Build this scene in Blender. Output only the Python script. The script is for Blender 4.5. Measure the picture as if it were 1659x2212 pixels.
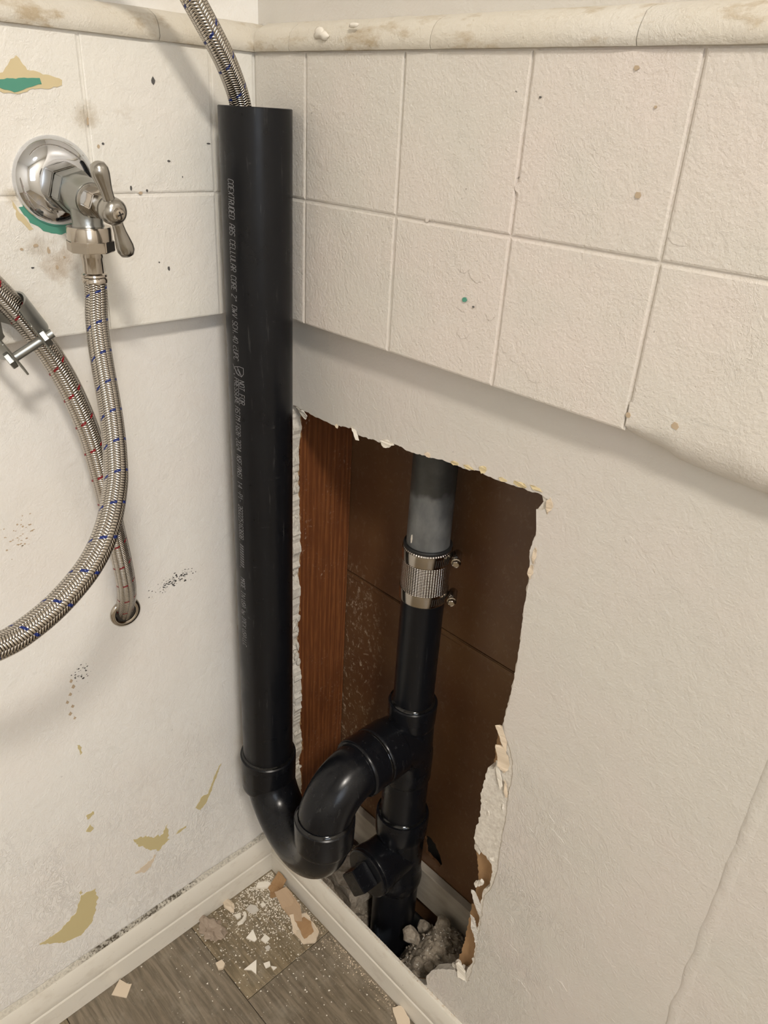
import bpy, bmesh, math, random
from mathutils import Vector, Matrix, Euler
from mathutils.geometry import tessellate_polygon
from mathutils import noise as mnoise

random.seed(7)
for o in list(bpy.data.objects):
    bpy.data.objects.remove(o, do_unlink=True)
scene = bpy.context.scene
COL = scene.collection

# ------------------------------------------------------------------ camera
cam_d = bpy.data.cameras.new('camera')
cam_d.sensor_fit = 'VERTICAL'
cam_d.sensor_height = 36.0
cam_d.sensor_width = 27.0
cam_d.lens = 1639.2 * 36.0 / 2212.0
cam_d.clip_start = 0.01
cam = bpy.data.objects.new('camera', cam_d)
COL.objects.link(cam)
cam.matrix_world = Matrix((
    (0.69806549, -0.36450838, 0.61631015, 0.6406),
    (0.71388097, 0.28759611, -0.63848449, -0.4674),
    (0.05548455, 0.88567608, 0.46097652, 1.0185),
    (0, 0, 0, 1)))
scene.camera = cam

# ------------------------------------------------------------------ world, light, exposure
world = bpy.data.worlds.new('world')
scene.world = world
world.use_nodes = True
world.node_tree.nodes['Background'].inputs[0].default_value = (0.80, 0.88, 1.0, 1)
world.node_tree.nodes['Background'].inputs[1].default_value = 5.5
LAMP = (1.66, -0.93, 2.36)
ld = bpy.data.lights.new('ceiling_lamp_light', 'AREA')
ld.shape = 'DISK'
ld.size = 0.30
ld.energy = 44.0
ld.color = (1.0, 0.925, 0.83)
lamp_light = bpy.data.objects.new('ceiling_lamp_light', ld)
COL.objects.link(lamp_light)
lamp_light.location = (LAMP[0], LAMP[1], LAMP[2] - 0.031)
vs = scene.view_settings
vs.view_transform = 'Standard'
vs.look = 'None'
vs.gamma = 1.0
vs.use_curve_mapping = False
vs.exposure = 0.0

# ------------------------------------------------------------------ helpers
def R(d):
    return math.radians(d)

class NT:
    """tiny node-tree helper"""
    def __init__(self, name):
        self.m = bpy.data.materials.new(name)
        self.m.use_nodes = True
        self.t = self.m.node_tree
        self.b = self.t.nodes['Principled BSDF']
    def n(self, typ, **kw):
        nd = self.t.nodes.new(typ)
        for k, v in kw.items():
            setattr(nd, k, v)
        return nd
    def link(self, a, b):
        self.t.links.new(a, b)
    def setv(self, sock, v):
        if isinstance(v, bpy.types.NodeSocket):
            self.link(v, sock)
        elif isinstance(v, tuple) and len(v) == 3 and sock.type == 'RGBA':
            sock.default_value = (*v, 1)
        else:
            sock.default_value = v
    def pos(self, scale=(1, 1, 1), rot=(0, 0, 0)):
        g = self.n('ShaderNodeNewGeometry')
        mp = self.n('ShaderNodeMapping')
        mp.inputs['Scale'].default_value = scale
        mp.inputs['Rotation'].default_value = rot
        self.link(g.outputs['Position'], mp.inputs['Vector'])
        return mp.outputs[0]
    def obj(self, scale=(1, 1, 1)):
        g = self.n('ShaderNodeTexCoord')
        mp = self.n('ShaderNodeMapping')
        mp.inputs['Scale'].default_value = scale
        self.link(g.outputs['Object'], mp.inputs['Vector'])
        return mp.outputs[0]
    def noise(self, vec, scale, detail=4, rough=0.55, dist=0.0):
        nd = self.n('ShaderNodeTexNoise')
        self.link(vec, nd.inputs['Vector'])
        nd.inputs['Scale'].default_value = scale
        nd.inputs['Detail'].default_value = detail
        nd.inputs['Roughness'].default_value = rough
        nd.inputs['Distortion'].default_value = dist
        return nd.outputs['Fac']
    def ramp(self, fac, stops):
        nd = self.n('ShaderNodeValToRGB')
        self.link(fac, nd.inputs['Fac'])
        els = nd.color_ramp.elements
        while len(els) < len(stops):
            els.new(0.5)
        for e, (p, c) in zip(els, stops):
            e.position = p
            e.color = (c, c, c, 1) if not isinstance(c, tuple) else (*c, 1)
        return nd.outputs['Color']
    def mix(self, fac, a, b):
        nd = self.n('ShaderNodeMix', data_type='RGBA')
        self.setv(nd.inputs[0], fac)
        self.setv(nd.inputs[6], a)
        self.setv(nd.inputs[7], b)
        return nd.outputs[2]
    def math(self, op, a, b=0.0, c=0.0, clamp=False):
        nd = self.n('ShaderNodeMath', operation=op, use_clamp=clamp)
        for i, v in enumerate((a, b, c)):
            self.setv(nd.inputs[i], v)
        return nd.outputs[0]
    def bump(self, h, strength=0.3, dist=0.001, normal=None):
        nd = self.n('ShaderNodeBump')
        nd.inputs['Strength'].default_value = strength
        nd.inputs['Distance'].default_value = dist
        self.link(h, nd.inputs['Height'])
        if normal is not None:
            self.link(normal, nd.inputs['Normal'])
        return nd.outputs['Normal']
    def out(self, color=None, rough=None, metal=None, normal=None, spec=None, coat=None):
        if color is not None: self.setv(self.b.inputs['Base Color'], color)
        if rough is not None: self.setv(self.b.inputs['Roughness'], rough)
        if metal is not None: self.setv(self.b.inputs['Metallic'], metal)
        if normal is not None: self.link(normal, self.b.inputs['Normal'])
        if spec is not None: self.setv(self.b.inputs['Specular IOR Level'], spec)
        if coat is not None: self.setv(self.b.inputs['Coat Weight'], coat)
        return self.m

def plain(name, col, rough=0.5, metal=0.0):
    return NT(name).out(col, rough, metal)

M = {}

def paint(name, c1, c2, c3, rough, fine, lumps, speck=0.0, stain=None, zone=None, smears=()):
    """painted plaster: slow tint change between coats, roller texture, lumps under the paint"""
    k = NT(name)
    p = k.pos()
    a = k.ramp(k.noise(p, 7.0, 3), [(0.40, 0.0), (0.62, 1.0)])
    b = k.ramp(k.noise(k.pos((1, 1, 1.3), (0.4, 0.2, 1.0)), 16.0, 4), [(0.45, 0.0), (0.70, 1.0)])
    col = k.mix(a, c1, c2)
    col = k.mix(k.math('MULTIPLY', b, 0.5), col, c3)
    if stain:
        sm = k.ramp(k.noise(k.pos((1, 1, 2.5)), 26.0, 6, 0.65), [(stain[2] if len(stain) > 2 else 0.62, 0.0), ((stain[2] if len(stain) > 2 else 0.62) + 0.14, 1.0)])
        col = k.mix(k.math('MULTIPLY', sm, stain[0]), col, stain[1])
    for c, rad, amt, scol in smears:       # dirty smears with a place of their own
        vd_ = k.n('ShaderNodeVectorMath', operation='DISTANCE')
        k.link(p, vd_.inputs[0])
        vd_.inputs[1].default_value = c
        dd = k.math('ADD', vd_.outputs['Value'], k.math('MULTIPLY', k.math('SUBTRACT', k.noise(p, 140.0, 5, 0.7), 0.5), rad * 1.6))
        col = k.mix(k.math('MULTIPLY', k.ramp(k.math('DIVIDE', dd, rad), [(0.25, 1.0), (1.0, 0.0)]), amt), col, scol)
    if speck:
        s = k.ramp(k.noise(p, 190.0, 2, 0.4), [(0.755, 0.0), (0.785, 1.0)])
        s2 = k.ramp(k.noise(p, 9.0, 2), [(0.50, 0.0), (0.60, 1.0)])
        col = k.mix(k.math('MULTIPLY', k.math('MULTIPLY', s, s2), speck), col, (0.07, 0.055, 0.045))
    h1 = k.noise(p, 420.0, 3, 0.6)
    h2 = k.noise(k.pos((1.0, 1.0, 1.0), (0.3, 0.9, 0.5)), 75.0, 5, 0.6, 0.6)
    rg = k.ramp(k.noise(k.pos((1, 1, 0.6), (0.5, 0.7, 0.2)), 130.0, 4, 0.6, 1.5), [(0.44, 0.0), (0.5, 1.0), (0.56, 0.0)])
    where = k.ramp(k.noise(p, 11.0, 2), [(0.53, 0.0), (0.66, 1.0)])
    nm = k.bump(h1, fine, 0.0010)
    nm = k.bump(h2, lumps, 0.0026, nm)
    if zone:        # scraped and repainted places
        sz = k.n('ShaderNodeSeparateXYZ')
        k.link(p, sz.inputs[0])
        wob = k.math('MULTIPLY', k.math('SUBTRACT', k.noise(p, 18.0, 3), 0.5), 0.12)
        zm = k.ramp(k.math('ADD', sz.outputs['Z'], wob), zone['z'])
        if 'x' in zone:
            zm = k.math('MULTIPLY', zm, k.ramp(k.math('ADD', sz.outputs['X'], wob), zone['x']))
        where = k.math('MULTIPLY', zm, k.math('ADD', k.math('MULTIPLY', where, 0.6), 0.4))
        nm = k.bump(k.math('MULTIPLY', rg, where), 0.55, 0.0014, nm)
    else:
        nm = k.bump(k.math('MULTIPLY', rg, where), 0.30, 0.0008, nm)
    rr = k.ramp(k.noise(p, 20.0, 3), [(0.3, rough - 0.07), (0.7, rough + 0.10)])
    return k.out(col, rr, normal=nm, spec=0.5)

D_ = 0.0195
M['tile'] = paint('painted_tile', (0.695, 0.655, 0.592), (0.722, 0.655, 0.600), (0.66, 0.638, 0.576), 0.42, 0.55, 0.30, 0.8)  # right-wall copy, colour lowered for the weaker light there
M['tile_l'] = paint('painted_tile_lit', (0.81, 0.785, 0.72), (0.82, 0.785, 0.725), (0.77, 0.755, 0.70), 0.42, 0.40, 0.40, 0.9, (0.30, (0.42, 0.33, 0.22)), None, (((D_, -0.211, 0.9000), 0.017, 0.55, (0.40, 0.29, 0.18)), ((D_, -0.204, 0.9080), 0.010, 0.35, (0.40, 0.31, 0.22)), ((D_, -0.176, 1.0060), 0.012, 0.55, (0.42, 0.34, 0.23)), ((D_, -0.238, 0.9520), 0.008, 0.6, (0.45, 0.37, 0.24)), ((D_, -0.226, 0.9150), 0.010, 0.4, (0.42, 0.34, 0.25))))  # left-wall copy of the tile paint, stronger light put into its colour
M['wall'] = paint('painted_wall', (0.655, 0.625, 0.570), (0.668, 0.620, 0.572), (0.625, 0.600, 0.550), 0.36, 0.40, 0.32, 0.25, None, {'z': [(0.10, 1.0), (0.44, 1.0), (0.52, 0.0)], 'x': [(0.36, 1.0), (0.43, 0.7), (0.50, 0.0)]})  # right-wall copy, its dimmer light put into a darker colour
M['wall_l'] = paint('painted_wall_lit', (0.83, 0.81, 0.77), (0.82, 0.785, 0.74), (0.80, 0.78, 0.74), 0.34, 0.32, 0.38, 0.35, None, {'z': [(0.10, 1.0), (0.24, 0.8), (0.38, 0.15)]})  # same wall paint made lighter, standing in for more light on the left
M['cap'] = paint('painted_cap', (0.66, 0.615, 0.525), (0.68, 0.645, 0.575), (0.60, 0.54, 0.44), 0.45, 0.5, 0.45, 0.5, (0.75, (0.40, 0.30, 0.17), 0.53))
M['upper'] = paint('upper_paint', (0.74, 0.68, 0.575), (0.745, 0.69, 0.59), (0.72, 0.67, 0.57), 0.5, 0.2, 0.10)
M['room'] = plain('room_paint', (0.70, 0.67, 0.61), 0.7)

# baseboard: satin white with grime
k = NT('baseboard_paint')
p = k.pos()
gr = k.ramp(k.noise(k.pos((1, 1, 2)), 34.0, 6, 0.65), [(0.55, 0.0), (0.75, 1.0)])
col = k.mix(k.math('MULTIPLY', gr, 0.35), (0.72, 0.68, 0.60), (0.43, 0.36, 0.27))
sp = k.ramp(k.noise(p, 260.0, 2), [(0.74, 0.0), (0.78, 1.0)])
col = k.mix(k.math('MULTIPLY', sp, 0.5), col, (0.12, 0.09, 0.06))
M['base'] = k.out(col, 0.32, normal=k.bump(k.noise(p, 120.0, 4), 0.12, 0.001))

# grimy caulk joint above the skirting
k = NT('grimy_caulk')
p = k.pos()
sxc = k.n('ShaderNodeSeparateXYZ')
k.link(p, sxc.inputs[0])
run = k.math('ADD', k.math('MULTIPLY', sxc.outputs['Y'], -1.0), k.math('MULTIPLY', k.noise(p, 40.0, 3), 0.03))
big = k.ramp(run, [(0.02, 0.60), (0.10, 0.50), (0.135, 0.35), (0.160, 1.0), (0.275, 1.0), (0.33, 0.40), (0.42, 0.18)])
fine = k.ramp(k.noise(p, 330.0, 4, 0.7), [(0.36, 1.0), (0.56, 0.0)])
col = k.mix(k.math('ADD', k.math('MULTIPLY', fine, big), k.math('MULTIPLY', k.math('GREATER_THAN', big, 0.7), k.ramp(k.noise(p, 60.0, 4), [(0.42, 0.0), (0.66, 0.55)])), 0.0, True), (0.60, 0.56, 0.48), (0.060, 0.046, 0.028))
M['caulk'] = k.out(col, 0.8, normal=k.bump(k.noise(p, 500.0, 4), 0.6, 0.001))

# floor planks
def plank_mat(name, c1, c2):
    k = NT(name)
    o = k.n('ShaderNodeObjectInfo')
    g = k.n('ShaderNodeNewGeometry')
    add = k.n('ShaderNodeVectorMath', operation='ADD')
    sc = k.n('ShaderNodeVectorMath', operation='SCALE')
    k.link(o.outputs['Location'], sc.inputs[0])
    sc.inputs['Scale'].default_value = 7.3
    k.link(g.outputs['Position'], add.inputs[0])
    k.link(sc.outputs[0], add.inputs[1])
    mp = k.n('ShaderNodeMapping')
    mp.inputs['Scale'].default_value = (0.09, 1, 1)
    k.link(add.outputs[0], mp.inputs['Vector'])
    f1 = k.noise(mp.outputs[0], 190.0, 7, 0.62, 0.6)
    mp2 = k.n('ShaderNodeMapping')
    mp2.inputs['Scale'].default_value = (0.22, 1, 1)
    k.link(add.outputs[0], mp2.inputs['Vector'])
    f2 = k.noise(mp2.outputs[0], 26.0, 4, 0.6, 1.4)
    col = k.mix(k.ramp(f2, [(0.30, 0.0), (0.70, 1.0)]), c1, c2)
    col = k.mix(k.math('MULTIPLY', k.ramp(f1, [(0.40, 0.0), (0.60, 1.0)]), 0.75), col, tuple(v * 0.52 for v in c1))
    d = k.ramp(k.noise(k.pos(), 30.0, 5, 0.7), [(0.50, 0.0), (0.72, 1.0)])
    col = k.mix(k.math('MULTIPLY', d, 0.30), col, (0.42, 0.38, 0.31))
    return k.out(col, 0.36, normal=k.bump(f1, 0.12, 0.0008))
M['plank1'] = plank_mat('grey_brown_plank', (0.232, 0.180, 0.110), (0.312, 0.250, 0.163))
M['plank2'] = plank_mat('grey_plank', (0.210, 0.170, 0.120), (0.270, 0.224, 0.166))
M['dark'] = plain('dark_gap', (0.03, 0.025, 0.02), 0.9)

# timber stud
k = NT('fir_stud')
p = k.pos((9, 9, 0.55))
w = k.n('ShaderNodeTexWave', wave_type='BANDS', bands_direction='Y')
k.link(k.pos((1, 1, 0.035)), w.inputs['Vector'])
w.inputs['Scale'].default_value = 44.0
w.inputs['Distortion'].default_value = 8.0
w.inputs['Detail'].default_value = 3.0
w.inputs['Detail Scale'].default_value = 1.4
col = k.mix(k.ramp(w.outputs['Fac'], [(0.10, 0.0), (0.95, 1.0)]), (0.235, 0.084, 0.026), (0.150, 0.046, 0.013))
col = k.mix(k.ramp(k.noise(p, 46.0, 6, 0.65), [(0.40, 0.0), (0.62, 0.85)]), col, (0.115, 0.036, 0.012))
ds = k.ramp(k.noise(k.pos(), 240.0, 5, 0.7), [(0.58, 0.0), (0.69, 1.0)])
dz = k.ramp(k.noise(k.pos(), 15.0, 2), [(0.48, 0.0), (0.68, 1.0)])
col = k.mix(k.math('MULTIPLY', k.math('MULTIPLY', ds, dz), 0.6), col, (0.62, 0.5, 0.38))
M['stud'] = k.out(col, 0.5, normal=k.bump(w.outputs['Fac'], 0.18, 0.001))

# brown paper back of the far wallboard
k = NT('brown_board_paper')
p = k.pos()
col = k.mix(k.ramp(k.noise(p, 9.0, 4), [(0.3, 0.0), (0.7, 1.0)]), (0.150, 0.078, 0.034), (0.105, 0.046, 0.021))
gl = k.ramp(k.noise(k.pos((1, 1, 0.7)), 170.0, 5, 0.75, 0.8), [(0.55, 0.0), (0.66, 1.0)])
# dried glue flecks gather beside the stud, low down
sx = k.n('ShaderNodeSeparateXYZ')
k.link(p, sx.inputs[0])
near = k.math('MULTIPLY', k.ramp(sx.outputs['X'], [(0.03, 1.0), (0.115, 0.0)]), k.ramp(sx.outputs['Z'], [(0.46, 1.0), (0.53, 0.0)]))
k2 = k.math('ADD', k.math('MULTIPLY', near, 0.9), 0.06)
col = k.mix(k.math('MULTIPLY', gl, k2), col, (0.66, 0.56, 0.42))
scr = k.ramp(k.noise(k.pos((3, 1, 0.5), (0.2, 0.6, 0.1)), 60.0, 6, 0.7), [(0.66, 0.0), (0.75, 1.0)])
col = k.mix(k.math('MULTIPLY', scr, 0.12), col, (0.6, 0.5, 0.4))
M['kraft'] = k.out(col, 0.42, normal=k.bump(k.noise(p, 130.0, 5), 0.10, 0.001))
k = NT('torn_brown_paper')
col = k.mix(k.noise(k.pos((2, 1, 0.5)), 120.0, 5), (0.29, 0.165, 0.075), (0.42, 0.26, 0.13))
M['torn'] = k.out(col, 0.75, normal=k.bump(k.noise(k.pos(), 260.0, 4), 0.3, 0.001))
M['tan'] = plain('tan_paper', (0.44, 0.315, 0.205), 0.8)
k = NT('gypsum')
p = k.pos()
col = k.mix(k.ramp(k.noise(p, 260.0, 5, 0.7), [(0.35, 0.0), (0.7, 1.0)]), (0.60, 0.55, 0.48), (0.82, 0.78, 0.70))
M['gypsum'] = k.out(col, 0.9, normal=k.bump(k.noise(p, 420.0, 5, 0.7), 0.7, 0.001))
M['chip'] = NT('plaster_chip').out((0.80, 0.75, 0.66), 0.75)
M['chip_tan'] = NT('cream_chip').out((0.66, 0.55, 0.42), 0.8)
M['chip_grey'] = NT('grey_chip').out((0.60, 0.56, 0.50), 0.7)
M['peel'] = NT('bare_olive_patch').out((0.56, 0.47, 0.25), 0.75)
M['peel_cream'] = NT('bare_cream_patch').out((0.66, 0.55, 0.33), 0.75)
M['green'] = NT('old_green_paint').out((0.085, 0.30, 0.215), 0.5)
M['scuff'] = NT('dark_scuff').out((0.10, 0.095, 0.09), 0.7)
M['rust'] = NT('rust_smear').out((0.50, 0.39, 0.27), 0.7)

# black ABS
def abs_mat(name, rough, scratch):
    k = NT(name)
    p = k.pos()
    s = k.ramp(k.noise(k.pos((3.5, 3.5, 0.35)), 60.0, 6, 0.7), [(0.60, 0.0), (0.72, 1.0)])
    s2 = k.ramp(k.noise(k.pos((1, 1, 2.2), (0.6, 0.2, 0)), 90.0, 5, 0.7, 0.5), [(0.66, 0.0), (0.74, 1.0)])
    f = k.math('MULTIPLY', k.math('MAXIMUM', s, k.math('MULTIPLY', s2, 0.7)), scratch)
    col = k.mix(f, (0.0055, 0.0060, 0.0078), (0.15, 0.15, 0.145))
    rr = k.ramp(k.noise(p, 40.0, 4), [(0.3, rough - 0.06), (0.7, rough + 0.08)])
    return k.out(col, rr, normal=k.bump(k.noise(p, 90.0, 3), 0.03, 0.001), spec=0.29)
M['abs'] = abs_mat('black_abs_pipe', 0.32, 0.26)
M['abs_fit'] = abs_mat('black_abs_fitting', 0.24, 0.16)
M['print'] = NT('white_ink_print').out((0.30, 0.30, 0.315), 0.6)
M['glue'] = NT('black_solvent_cement').out((0.006, 0.006, 0.006), 0.09)
M['rubber'] = NT('black_rubber').out((0.012, 0.012, 0.012), 0.55)

# metals
M['chrome'] = NT('chrome').out((0.72, 0.74, 0.78), 0.05, 1.0)
M['nickel'] = NT('worn_nickel').out((0.40, 0.385, 0.355), 0.24, 1.0)
M['nickel_b'] = NT('bright_nickel').out((0.50, 0.455, 0.40), 0.16, 1.0)
k = NT('cast_plated_brass')
M['cast'] = k.out((0.33, 0.335, 0.32), 0.32, 1.0, k.bump(k.noise(k.obj(), 300.0, 3), 0.15, 0.001))
M['steel'] = NT('stainless_band').out((0.46, 0.425, 0.38), 0.18, 1.0)
k = NT('zinc_plate')
zc = k.mix(k.noise(k.obj(), 120.0, 4), (0.30, 0.315, 0.31), (0.42, 0.43, 0.41))
M['zinc'] = k.out(zc, 0.36, 1.0)
k = NT('galvanised_steel')
p = k.pos()
sp = k.ramp(k.noise(k.pos((1, 1, 0.55)), 70.0, 4, 0.6), [(0.35, 0.0), (0.65, 1.0)])
col = k.mix(sp, (0.125, 0.130, 0.130), (0.190, 0.195, 0.192))
sx = k.n('ShaderNodeSeparateXYZ')
k.link(p, sx.inputs[0])
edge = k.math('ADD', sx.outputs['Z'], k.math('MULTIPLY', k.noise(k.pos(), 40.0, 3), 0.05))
dark_top = k.ramp(k.math('SUBTRACT', edge, 0.0), [(0.712, 0.0), (0.722, 1.0)])  # darker colour above an uneven edge near the top
col = k.mix(dark_top, col, k.mix(k.noise(p, 90.0, 4), (0.030, 0.030, 0.028), (0.085, 0.083, 0.075)))
M['galv'] = k.out(col, 0.5, 0.35, k.bump(sp, 0.1, 0.001))

def braid_mat(name, tracer):
    k = NT(name)
    tc = k.n('ShaderNodeTexCoord')
    s = k.n('ShaderNodeSeparateXYZ')
    k.link(tc.outputs['UV'], s.inputs[0])
    u, v = s.outputs[0], s.outputs[1]          # turns, metres
    N = 12.0
    cu = k.math('MULTIPLY', u, N)
    ci = k.math('FLOOR', cu)
    cf = k.math('FRACT', cu)
    odd = k.math('MODULO', ci, 2.0)
    sgn = k.math('SUBTRACT', k.math('MULTIPLY', odd, 2.0), 1.0)
    ph = k.math('ADD', k.math('DIVIDE', v, 0.0021), k.math('MULTIPLY', k.math('MULTIPLY', cf, sgn), 0.55))
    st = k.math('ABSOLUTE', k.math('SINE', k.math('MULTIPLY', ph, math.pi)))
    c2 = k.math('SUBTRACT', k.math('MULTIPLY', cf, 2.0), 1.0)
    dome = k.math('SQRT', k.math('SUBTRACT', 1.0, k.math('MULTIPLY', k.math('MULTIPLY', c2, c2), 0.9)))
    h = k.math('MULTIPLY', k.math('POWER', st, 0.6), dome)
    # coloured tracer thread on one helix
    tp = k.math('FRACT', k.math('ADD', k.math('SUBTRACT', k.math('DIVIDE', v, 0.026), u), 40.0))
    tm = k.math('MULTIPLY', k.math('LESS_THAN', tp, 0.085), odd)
    metal = k.mix(k.ramp(h, [(0.12, 0.0), (0.55, 1.0)]), (0.06, 0.055, 0.05), (0.64, 0.595, 0.535))  # gaps coloured dark: crevice shade painted over the dark core
    col = k.mix(tm, metal, tracer)
    return k.out(col, 0.22, k.math('SUBTRACT', 1.0, tm), k.bump(h, 0.9, 0.0008))
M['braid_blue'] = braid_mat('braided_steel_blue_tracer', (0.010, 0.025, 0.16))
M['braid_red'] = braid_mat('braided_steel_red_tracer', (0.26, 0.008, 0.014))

# corrugated coupling shield
k = NT('corrugated_shield')
tc = k.n('ShaderNodeTexCoord')
s = k.n('ShaderNodeSeparateXYZ')
k.link(tc.outputs['UV'], s.inputs[0])
a = k.math('SINE', k.math('MULTIPLY', s.outputs[0], 2 * math.pi * 58))
b = k.math('SINE', k.math('MULTIPLY', s.outputs[1], 2 * math.pi / 0.0019))
h = k.math('ADD', k.math('MULTIPLY', a, 0.5), k.math('MULTIPLY', b, 0.4))
M['shield'] = k.out((0.48, 0.44, 0.40), 0.24, 1.0, k.bump(h, 0.7, 0.0010))

# rubble
k = NT('concrete_rubble')
p = k.pos()
col = k.mix(k.ramp(k.noise(p, 150.0, 6, 0.75), [(0.36, 0.0), (0.68, 1.0)]), (0.20, 0.165, 0.125), (0.50, 0.435, 0.35))
M['rubble'] = k.out(col, 0.95, normal=k.bump(k.noise(p, 300.0, 6, 0.75), 0.9, 0.002))
k = NT('concrete_chunk')
col = k.mix(k.ramp(k.noise(p if False else k.pos(), 220.0, 6, 0.75), [(0.36, 0.0), (0.68, 1.0)]), (0.24, 0.20, 0.155), (0.44, 0.385, 0.31))
M['chunk'] = k.out(col, 0.95, normal=k.bump(k.noise(k.pos(), 420.0, 5, 0.75), 0.8, 0.001))
k = NT('raw_plate_board')
col = k.mix(k.ramp(k.noise(k.pos((0.3, 1, 1)), 60.0, 5, 0.6), [(0.35, 0.0), (0.7, 1.0)]), (0.30, 0.265, 0.215), (0.42, 0.375, 0.315))
M['plate'] = k.out(col, 0.85)
M['soil'] = NT('dark_soil').out((0.035, 0.03, 0.024), 1.0)
k = NT('lamp_glass')
M['lamp_rim'] = k.out((0.8, 0.8, 0.78), 0.4)
M['frame'] = plain('window_frame_white', (0.75, 0.74, 0.72), 0.4)

# ---------- mesh helpers
def mk(name, bm, mat, parent=None, smooth=False, autos=None):
    me = bpy.data.meshes.new(name)
    bm.normal_update()
    bm.to_mesh(me)
    bm.free()
    me.materials.append(M[mat] if isinstance(mat, str) else mat)
    if smooth:
        if autos:
            for e in me.edges:
                pass
        me.polygons.foreach_set('use_smooth', [True] * len(me.polygons))
        if autos:
            me.set_sharp_from_angle(angle=R(autos))
    o = bpy.data.objects.new(name, me)
    COL.objects.link(o)
    if parent:
        o.parent = parent
    return o

def tag(o, label=None, cat=None, group=None, kind=None):
    if label: o['label'] = label
    if cat: o['category'] = cat
    if group: o['group'] = group
    if kind: o['kind'] = kind
    return o

def empty(name, loc=(0, 0, 0), rot=(0, 0, 0)):
    e = bpy.data.objects.new(name, None)
    e.empty_display_size = 0.02
    e.location = loc
    e.rotation_euler = rot
    COL.objects.link(e)
    return e

def add_box(bm, lo, hi):
    v = [bm.verts.new((x, y, z)) for z in (lo[2], hi[2]) for y in (lo[1], hi[1]) for x in (lo[0], hi[0])]
    for f in ((0, 2, 3, 1), (4, 5, 7, 6), (0, 1, 5, 4), (2, 6, 7, 3), (0, 4, 6, 2), (1, 3, 7, 5)):
        bm.faces.new([v[i] for i in f])
    return bm

def box(lo, hi, bev=0.0):
    bm = bmesh.new()
    add_box(bm, lo, hi)
    if bev:
        bmesh.ops.bevel(bm, geom=bm.edges[:], offset=bev, segments=2, affect='EDGES', profile=0.5)
    bmesh.ops.recalc_face_normals(bm, faces=bm.faces)
    return bm

def frame_of(axis):
    a = Vector(axis).normalized()
    t = Vector((0, 0, 1)) if abs(a.z) < 0.9 else Vector((1, 0, 0))
    x = t.cross(a).normalized()
    y = a.cross(x)
    return x, y, a

def lathe(profile, origin=(0, 0, 0), axis=(0, 0, 1), n=32, bm=None, uv=False, closed=False):
    """profile: list of (radius, height along the axis)"""
    bm = bm or bmesh.new()
    x, y, a = frame_of(axis)
    o = Vector(origin)
    uvl = bm.loops.layers.uv.verify() if uv else None
    rings = []
    for r, h in profile:
        if r < 1e-7:
            rings.append([bm.verts.new(o + a * h)])
        else:
            rings.append([bm.verts.new(o + a * h + (x * math.cos(2 * math.pi * i / n) + y * math.sin(2 * math.pi * i / n)) * r) for i in range(n)])
    pairs = list(zip(range(len(rings) - 1), range(1, len(rings))))
    if closed:
        pairs.append((len(rings) - 1, 0))
    for pa, pb in pairs:
        A, B = rings[pa], rings[pb]
        for i in range(n):
            j = (i + 1) % n
            if len(A) == 1 and len(B) == 1:
                continue
            if len(A) == 1:
                f = bm.faces.new((A[0], B[j], B[i]))
            elif len(B) == 1:
                f = bm.faces.new((A[i], A[j], B[0]))
            else:
                f = bm.faces.new((A[i], A[j], B[j], B[i]))
                if uvl:
                    for lp, (uu, hh) in zip(f.loops, ((i, profile[pa][1]), (i + 1, profile[pa][1]), (i + 1, profile[pb][1]), (i, profile[pb][1]))):
                        lp[uvl].uv = (uu / n, hh)
    bmesh.ops.recalc_face_normals(bm, faces=bm.faces)
    return bm

def catmull(pts, step=0.003):
    P = [Vector(p) for p in pts]
    P = [P[0] * 2 - P[1]] + P + [P[-1] * 2 - P[-2]]
    out = []
    for i in range(1, len(P) - 2):
        n = max(2, int((P[i + 1] - P[i]).length / step))
        for s in range(n):
            t = s / n
            a, b, c, d = P[i - 1], P[i], P[i + 1], P[i + 2]
            out.append(0.5 * ((2 * b) + (c - a) * t + (2 * a - 5 * b + 4 * c - d) * t * t + (3 * b - a - 3 * c + d) * t ** 3))
    out.append(P[-2])
    return out

def sweep(path, radius, n=24, caps=True, bm=None, twist=0.0):
    """tube along a path with UV (turns, metres); radius a number or a list"""
    bm = bm or bmesh.new()
    uvl = bm.loops.layers.uv.verify()
    path = [Vector(p) for p in path]
    m = len(path)
    rad = radius if isinstance(radius, (list, tuple)) else [radius] * m
    t0 = (path[1] - path[0]).normalized()
    x, y, _ = frame_of(t0)
    rings, L, l = [], [], 0.0
    prev = t0
    for i in range(m):
        t = (path[min(i + 1, m - 1)] - path[max(i - 1, 0)]).normalized()
        q = prev.rotation_difference(t)
        x = q @ x
        x = (x - t * x.dot(t)).normalized()
        y = t.cross(x)
        prev = t
        if i:
            l += (path[i] - path[i - 1]).length
        L.append(l)
        rings.append([bm.verts.new(path[i] + (x * math.cos(2 * math.pi * j / n) + y * math.sin(2 * math.pi * j / n)) * rad[i]) for j in range(n)])
    for i in range(m - 1):
        for j in range(n):
            k2 = (j + 1) % n
            f = bm.faces.new((rings[i][j], rings[i][k2], rings[i + 1][k2], rings[i + 1][j]))
            for lp, (uu, vv) in zip(f.loops, ((j, L[i]), (j + 1, L[i]), (j + 1, L[i + 1]), (j, L[i + 1]))):
                lp[uvl].uv = (uu / n + vv * twist, vv)
    if caps:
        bm.faces.new(list(reversed(rings[0])))
        bm.faces.new(rings[-1])
    return bm

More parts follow.
